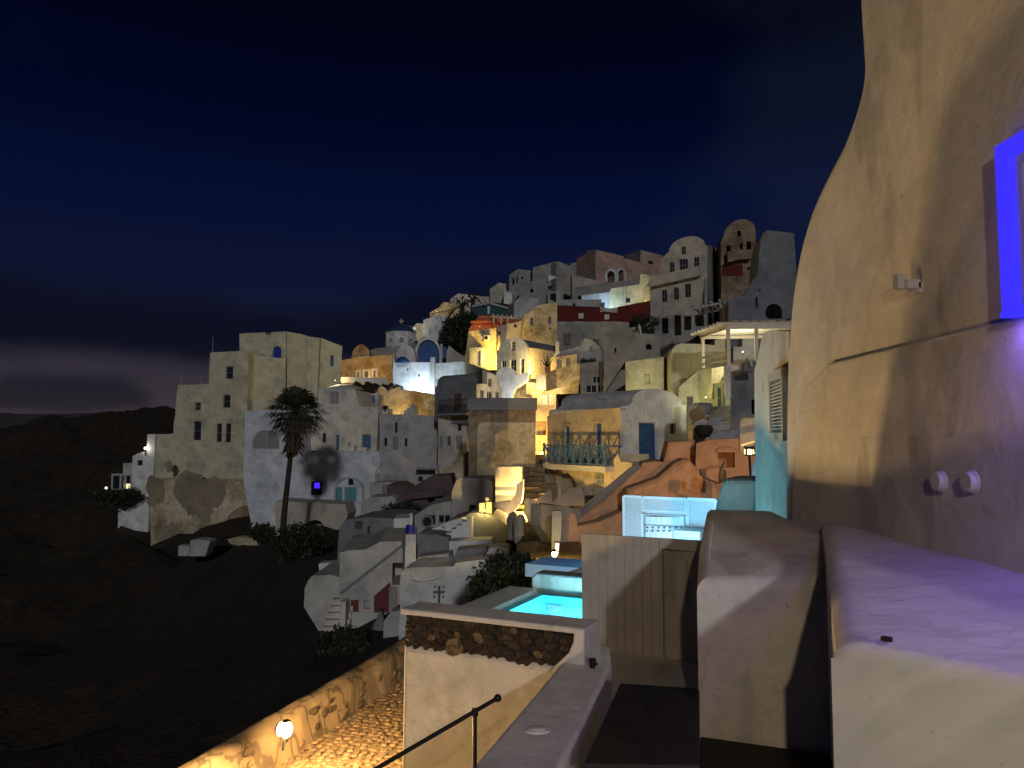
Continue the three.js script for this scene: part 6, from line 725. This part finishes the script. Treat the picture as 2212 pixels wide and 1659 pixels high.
{ // the big near wall with its flaring end
  const pf = new THREE.Shape(), side = [[4.5, 7.5], ...[[1845, -120], [1845, 0], [1851, 110], [1853, 175], [1838, 240], [1816, 300], [1790, 352], [1760, 415], [1738, 475], [1720, 545], [1706, 630], [1697, 730], [1692, 850], [1690, 1000], [1690, 1110]].map(p => { const q = ray(p), t = 2.15 / q.x; return [t, q.y * t]; })].map(p => new THREE.Vector2(...p));
  pf.moveTo(.6, -4); pf.lineTo(.6, 7.5); pf.lineTo(side[1].x - .02, 7.5); pf.lineTo(side[1].x, side[1].y); pf.splineThru(side.slice(2)); pf.lineTo(6.0, -4); pf.closePath();
  const g = new THREE.ExtrudeGeometry(pf, { depth: .5, bevelEnabled: true, bevelSize: .12, bevelThickness: .12, bevelOffset: -.12, bevelSegments: 8, curveSegments: 40 }); g.rotateY(Math.PI / 2); // a -> -z, extrusion -> x
  g.translate(2.15 + .12, 0, 0); const r = tag(put('flaring_house_wall', g, NEARW), 'big smooth plastered house wall with a flaring curved end', 'wall');
  put('lower_render', new THREE.ExtrudeGeometry(poly([[.7, -3.9], [.7, .49], [5.0, .47], [5.35, .36], [5.6, .12], [5.75, -.66], [5.75, -3.9]]), { depth: .06, bevelEnabled: true, bevelSize: .02, bevelThickness: .02, bevelSegments: 3 }).rotateY(Math.PI / 2).translate(2.15 - .02, 0, 0), NEARW, r);
  const X = 2.1, wp = (px, y) => { const q = ray([px, y]), t = X / q.x; return [X, q.y * t, -t]; };
  // violet edged window
  const a = wp(2163, 318), b = wp(2163, 694), z0 = a[2], z1 = z0 + 1.1, yt = a[1], yb = .52, led = mat(lin(.04, .04, .3), { emissive: lin(.03, .02, 1), emissiveIntensity: 1.2 }), win = tag(new THREE.Group(), 'deep set window outlined by a glowing violet blue light strip', 'window'); win.name = numbered('violet_window'); scene.add(win); win.position.set(2.06, yb, z0);
  const at = (n, x0, y0, za, x1, y1, zb, m) => put(n, box(x0 - 2.06, y0 - yb, za - z0, x1 - 2.06, y1 - yb, zb - z0), m, win);
  at('light_strip', 2.07, yb, z0, 2.16, yt, z0 + .085, led); at('light_strip', 2.07, yt - .07, z0 + .086, 2.16, yt, z1, led); at('light_strip', 2.1, yb + .001, z1, 2.16, yt, z1 + .05, led);
  at('inner_frame', 2.1, yb, z0 + .086, 2.15, yt - .07, z0 + .12, M.frame); at('inner_frame', 2.1, yt - .105, z0 + .121, 2.15, yt - .07, z1, M.frame); at('inner_strip', 2.11, yb, z0 + .15, 2.15, yt - .12, z0 + .165, led);
  at('pane', 2.12, yb, z0 + .086, 2.145, yt - .07, z1, mat(lin(.02, .015, .12), { roughness: .2 }));
  at('sill_light_strip', 2.03, yb - .03, z0 + .05, 2.09, yb - .004, z1, led);
  const ra = new THREE.RectAreaLight(lin(.2, .1, 1), 30, 1.0, .06); ra.position.set(2.02 - 2.06, -.035, .58); ra.rotation.set(-Math.PI / 2, 0, Math.PI / 2); win.add(ra);
  for (const [px, py] of [[2040, 1040], [2108, 1041]]) { const c = wp(px, py), F = new Frame(V3(...c), -90), k = thing('round_wall_cap', px < 2100 ? 'round white wall cap nearer the flaring wall end' : 'round white wall cap nearer the violet window', 'wall cap', F); put('cap_disc', new THREE.CylinderGeometry(.042, .05, .035, 28).rotateX(Math.PI / 2).translate(0, 0, .03), M.plastic, k, F); put('cap_rim', new THREE.TorusGeometry(.048, .007, 10, 30).translate(0, 0, .016), M.plastic, k, F); }
  const c = wp(1958, 615), F = new Frame(V3(c[0] + .04, c[1], c[2]), -90), s = thing('wall_sensor', 'small white angled sensor box on the flaring wall', 'sensor', F); put('sensor_body', box(-.025, -.025, .05, .03, .055, .1), M.plastic, s, F); put('sensor_arm', box(.02, -.03, 0, .07, .015, .07), M.plastic, s, F); put('sensor_base', box(-.05, -.05, -.02, .07, -.0, .012), M.plastic, s, F);
}
{ // ledge below the window
  const FLp = [1.2, 2.9], BLp = [2.16, 5.32], AP = [2.2, 1.88], rows = [[-.4, -3.4], [-.4, -.83], [-.3, -.795], [-.2, -.775], [-.1, -.765]], nu = 26, pos = [], idx = [], uv = []; for (let k = 0; k <= 14; k++) rows.push([k / 14, 0]);
  const us = [0, .012, .035, .07]; for (let k = 1; k <= nu; k++) us.push(.07 + .93 * k / nu);
  for (const [v, yy] of rows) for (const u of us) { const f = [lerp(FLp[0], AP[0], u), lerp(FLp[1], AP[1], u)], b = [lerp(BLp[0], AP[0], u), lerp(BLp[1], AP[1], u)], vv = Math.max(0, v), inn = v < 0 ? (v + .4) * .12 : .05; const x = lerp(f[0], b[0], vv) + .7 * inn * (1 - vv), d = lerp(f[1], b[1], vv) + .7 * inn * (1 - vv); const y = (v < 0 ? yy : -.76 + .2 * (1 - (1 - vv) ** 2) + .006 * (fbm(x * 3 + 9, d * 3 + 9, 256, 3) - .5)) - (v > -.4 ? .05 * Math.max(0, 1 - u / .06) ** 2 : 0); pos.push(x, y, -d); uv.push(x + d * .4, d + y); }
  const nc = us.length; for (let a = 0; a < rows.length - 1; a++) for (let c = 0; c < nc - 1; c++) { const q = a * nc + c; idx.push(q, q + 1, q + nc, q + 1, q + nc + 1, q + nc); }
  const g0 = new THREE.BufferGeometry(); g0.setAttribute('position', new THREE.Float32BufferAttribute(pos, 3)); g0.setAttribute('uv', new THREE.Float32BufferAttribute(uv, 2)); g0.setIndex(idx); g0.computeVertexNormals();
  const sp2 = [], sx = [], su = []; rows.forEach((w, a) => { const q = a * nc * 3; sp2.push(pos[q], pos[q + 1], pos[q + 2], pos[q], -3.4, pos[q + 2]); su.push(-pos[q + 2], pos[q + 1], -pos[q + 2], -3.4); }); for (let a = 0; a < rows.length - 1; a++) sx.push(a * 2, a * 2 + 2, a * 2 + 1, a * 2 + 1, a * 2 + 2, a * 2 + 3);
  const g1 = new THREE.BufferGeometry(); g1.setAttribute('position', new THREE.Float32BufferAttribute(sp2, 3)); g1.setAttribute('uv', new THREE.Float32BufferAttribute(su, 2)); g1.setIndex(sx); g1.computeVertexNormals();
  const ledm = NEARW.clone(); ledm.side = THREE.DoubleSide; const r = tag(put('wide_ledge', join([g0, g1]), ledm), 'wide pale masonry ledge below the violet window', 'ledge');
  const d = 2.62, F = new Frame(V3(1.62, -.76 + (d - 2.9) * .07, -d - .1), 0); const p = P([1915, 1373], 2.74); p.y -= .012; put('dark_drain_disc', new THREE.CylinderGeometry(.02, .02, .012, 20).translate(p.x, p.y + .0, p.z), M.dark, r);  // solid dark disc stands for the shade inside the drain opening
}
{ // blue lit house beyond the wall end, louvred shutter, hanging amber lamp
  const F = new Frame(V3(2.75, -1.2, -8.5), -101), r = thing('blue_lit_house', 'narrow pale house side with louvred shutter past the flaring wall', 'house', F);
  face(r, F, qP, [[1632, 1140], [1629, 802], [1638, 770], [1643, 738], [1650, 719], [1660, 714], [1684, 715], [1705, 716], [1705, 1140]], { t: .8, m: NEARW, dn: .8 });
  const a = F.uv([1673, 792]), b = F.uv([1699, 957]), x0 = a[0], x1 = b[0] + .2, y1 = F.uv([1690, 800])[1], y0 = F.uv([1690, 952])[1], sh = put('shutter_frame', join([box(x0, y0, .01, x0 + .06, y1, .06), box(x1 - .06, y0, .01, x1, y1, .06), box(x0, y1 - .07, .01, x1, y1, .06), box(x0, y0, .01, x1, y0 + .07, .06)]), M.frame, r, F);
  put('shutter_back', box(x0 + .02, y0 + .02, .004, x1 - .02, y1 - .02, .012), M.dim, r, F); for (let i = 0; i < 15; i++) { const y = lerp(y0 + .09, y1 - .1, i / 14), g = box(x0 + .06, -.022, -.006, x1 - .06, .022, .006).rotateX(-.7); put('louvre', g.translate(0, y, .035), M.frame, sh); }
  const hp = P([1656, 872], 7.9), FL = new Frame(hp, 0), l = thing('amber_hanging_lamp', 'amber flame lamp hanging under a teal glass tube', 'lamp', FL); put('amber_glass', new THREE.SphereGeometry(1, 16, 12).scale(.022, .06, .022), mat(lin(.9, .3, .05), { emissive: lin(1, .32, .04), emissiveIntensity: 3.2 }), l, FL); put('teal_tube', rod(V3(-.012, .07, 0), V3(-.012, .26, 0), .028, .03, 14), mat(lin(.03, .16, .2), { roughness: .2 }), l, FL); const pl = new THREE.PointLight(lin(1, .5, .15), .25, 0, 2); pl.castShadow = true; l.add(pl);
  const B = FR(qL(1400, 1000), 9.6, -27), bw = thing('round_shoulder_wall', 'blue lit round shouldered wall next to the lattice kitchen', 'wall', B); face(bw, B, qL, [[1090, 1400], [1110, 1120], [1150, 930], [1185, 790], [1225, 690], [1270, 648], [1340, 640], [1760, 640], [1760, 1400]], { t: .7, m: NEARW, bevel: .08, dn: 1 });
  const D = FR(qL(1640, 640), 12.5, -20), nd = thing('niche_half_dome', 'cyan lit white half dome oven behind the round shouldered wall', 'oven', D), c0 = D.uv(qL(1545, 640)), c1 = D.uv(qL(1800, 270)); put('dome_shell', new THREE.SphereGeometry(1, 30, 20, 0, 6.2832, 0, Math.PI / 2).scale(c1[0] - c0[0], c1[1] - c0[1], .6).translate(c1[0], c0[1], 0), NEARW, nd, D); put('dome_base', box(c0[0], c0[1] - 1, -.6, c1[0] + .5, c0[1], .3), NEARW, nd, D); lamp('oven_lamp', 'cyan lamp hidden beside the half dome oven', D.at(lerp(c0[0], c1[0], .35), c0[1] + .12, .95), [.06, .5, 1], .2, { r: .03 });
}
{ // lattice kitchen with an unseen tub and added cyan light panel before it
  const F = FR(qL(155, 1265), 13, -30), r = thing('lattice_kitchen', 'white lattice screen with shelf, tiled back and counter in cyan light', 'outdoor kitchen', F), px = (u, v, z = 0) => F.uv(qL(u, v), z);
  const lat = (u0, v0, u1, v1) => { const a = px(u0, v0), b = px(u1, v1), y0 = Math.min(a[1], b[1]), y1 = Math.max(a[1], b[1]), g = [], w = b[0] - a[0], h = y1 - y0; for (let s = -h; s < w; s += .046) { const xa = Math.max(0, s), ya = xa - s, xb = Math.min(w, s + h), yb = xb - s; if (xb - xa < .02) continue; g.push(bar(V3(a[0] + xa, y0 + ya, 0), V3(a[0] + xb, y0 + yb, 0), .022, .012)); g.push(bar(V3(a[0] + w - xa, y0 + ya, -.014), V3(a[0] + w - xb, y0 + yb, -.014), .022, .012)); } const m = put('lattice_slats', join(g), M.lattice, r, F); m.userData.kind = 'stuff'; const f = []; f.push(box(a[0] - .025, y0, -.03, a[0] + .02, y1, .02), box(b[0] - .02, y0, -.03, b[0] + .025, y1, .02), box(a[0], y1 - .025, -.031, b[0], y1 + .02, .021), box(a[0], y0 - .02, -.031, b[0], y0 + .02, .021)); put('lattice_frame', join(f), M.lattice, r, F); };
  lat(158, 838, 360, 1290); lat(372, 850, 838, 1020); lat(852, 866, 1165, 1300);
  { const a = px(355, 1300, -.12), b = px(1200, 830, -.12); put('back_wall', box(px(158, 1300)[0], a[1] - .6, -.3, b[0], px(600, 862, -.1)[1], -.12), M.lattice, r, F); }
  const s0 = px(372, 1008), s1 = px(846, 1046); put('shelf', box(s0[0], s1[1], 0, s1[0], s0[1] - .03, .16), M.lattice, r, F);
  const t0 = px(395, 1058), t1 = px(822, 1300); put('tile_back', box(t0[0], t1[1] - .3, -.01, t1[0], t0[1], .02), M.lattice, r, F); for (let i = 0; i < 7; i++) for (const [v0, v1] of [[1062, 1130], [1215, 1300]]) { const a = px(lerp(395, 822, i / 7), v0), b = px(lerp(395, 822, (i + 1) / 7), v1); put('tile', box(a[0] + .006, b[1], .02, b[0] - .006, a[1], .034), M.tile, r, F); }
  const k0 = px(390, 1132), k1 = px(832, 1172); put('spice_shelf', box(k0[0], k1[1], .02, k1[0], k0[1] - .02, .12), M.lattice, r, F); for (let i = 0; i < 14; i++) { const u = 410 + (i % 7) * 62 + (i > 6 ? -6 : 0), p = px(u, i > 6 ? 1205 : 1168, .1); put('knob', new THREE.CylinderGeometry(.016, .016, .03, 10).rotateX(Math.PI / 2).translate(p[0], p[1] - .02, .1), M.slate, r, F); }
  const c0 = px(822, 1172), c1 = px(1092, 1310); put('counter', box(c0[0], c1[1] - .4, .05, c1[0], c0[1], .55), M.tile, r, F);
  const Tb = FR([1385, 1212], 9.9, -30), tub = thing('unseen_hot_tub', 'unseen hot tub with an added cyan light panel before the lattice kitchen', 'hot tub', Tb), y = -1.78 - Tb.o.y; put('tub_shell', join([box(-.9, y - .7, -.7, .9, y - .62, .7), box(-.9, y - .62, -.7, -.8, y, .7), box(.8, y - .62, -.7, .9, y, .7), box(-.8, y - .62, -.7, .8, y, -.6), box(-.8, y - .62, .6, .8, y, .7)]), M.lattice, tub, Tb); put('added_light_panel', box(-.6, y + .02, -.73, .6, y + .3, -.71), mat(lin(.1, .4, .5), { emissive: lin(.16, .66, 1), emissiveIntensity: .8 }), tub, Tb); put('light_blocker', box(-.64, y - .02, -.705, .64, y + .34, -.66), M.lattice, tub, Tb); const ra = new THREE.RectAreaLight(lin(.15, .64, 1), 58, 1.2, .28); ra.position.set(0, y + .16, -.75); ra.rotation.set(-.12, 0, 0); tub.add(ra);  // panel added to throw cyan on the lattice; backing stops its rear glow
}
// ---------------------------------------------------------------- lamps on the lane wall
function laneLamp(label, pos, cd) { // brass bulkhead: back plate, round glass, hood
  const F = new Frame(pos, 60), g = thing('lane_wall_lamp', label, 'lamp', F, 'lane wall lamps'); put('back_plate', new THREE.CylinderGeometry(.075, .075, .02, 20).rotateX(Math.PI / 2).translate(0, 0, -.07), M.iron, g, F); const b = put('lamp_glass', new THREE.SphereGeometry(.058, 18, 14).scale(1, 1.3, 1), mat(lin(1, .9, .6), { emissive: lin(1, .66, .22), emissiveIntensity: 60 }), g, F);
  put('hood', new THREE.SphereGeometry(.075, 20, 8, 0, 6.2832, 0, .6).translate(0, .02, 0), M.iron, g, F); put('stem', rod(V3(0, -.05, -.02), V3(0, -.2, -.04), .014), M.iron, g, F);
  const l = new THREE.PointLight(lin(1, .62, .25), cd, 0, 2); l.castShadow = true; l.shadow.radius = 3; g.add(l); return g;
}
laneLamp('blazing warm lamp on the low lane wall at the cobbles', P([607, 1590], 7.55).add(V3(.05, .06, 0)), 44);
laneLamp('warm lamp on the low lane wall before the stairs', V3(-2.5, -2.95, -3.0), 10);
lamp('terrace_wall_lamp', 'warm lamp over the terrace behind the photographer', V3(-.1, 1.35, 2.7), [1, .76, .5], 30, { r: .06 });

lamp('added_fence_lamp', 'unseen cool white lamp added behind the board fence', P([1475, 1182], 10.4), [.72, .87, 1], 5, {});  // unseen lamp put in to brighten the wall end and house side
lamp('tower_street_lamp', 'yellow street lamp on the roof of the domed white house lighting the tower', P(qB(330, 960), 64.5), [1, .9, .5], 15, {});
renderer.render(scene, camera);
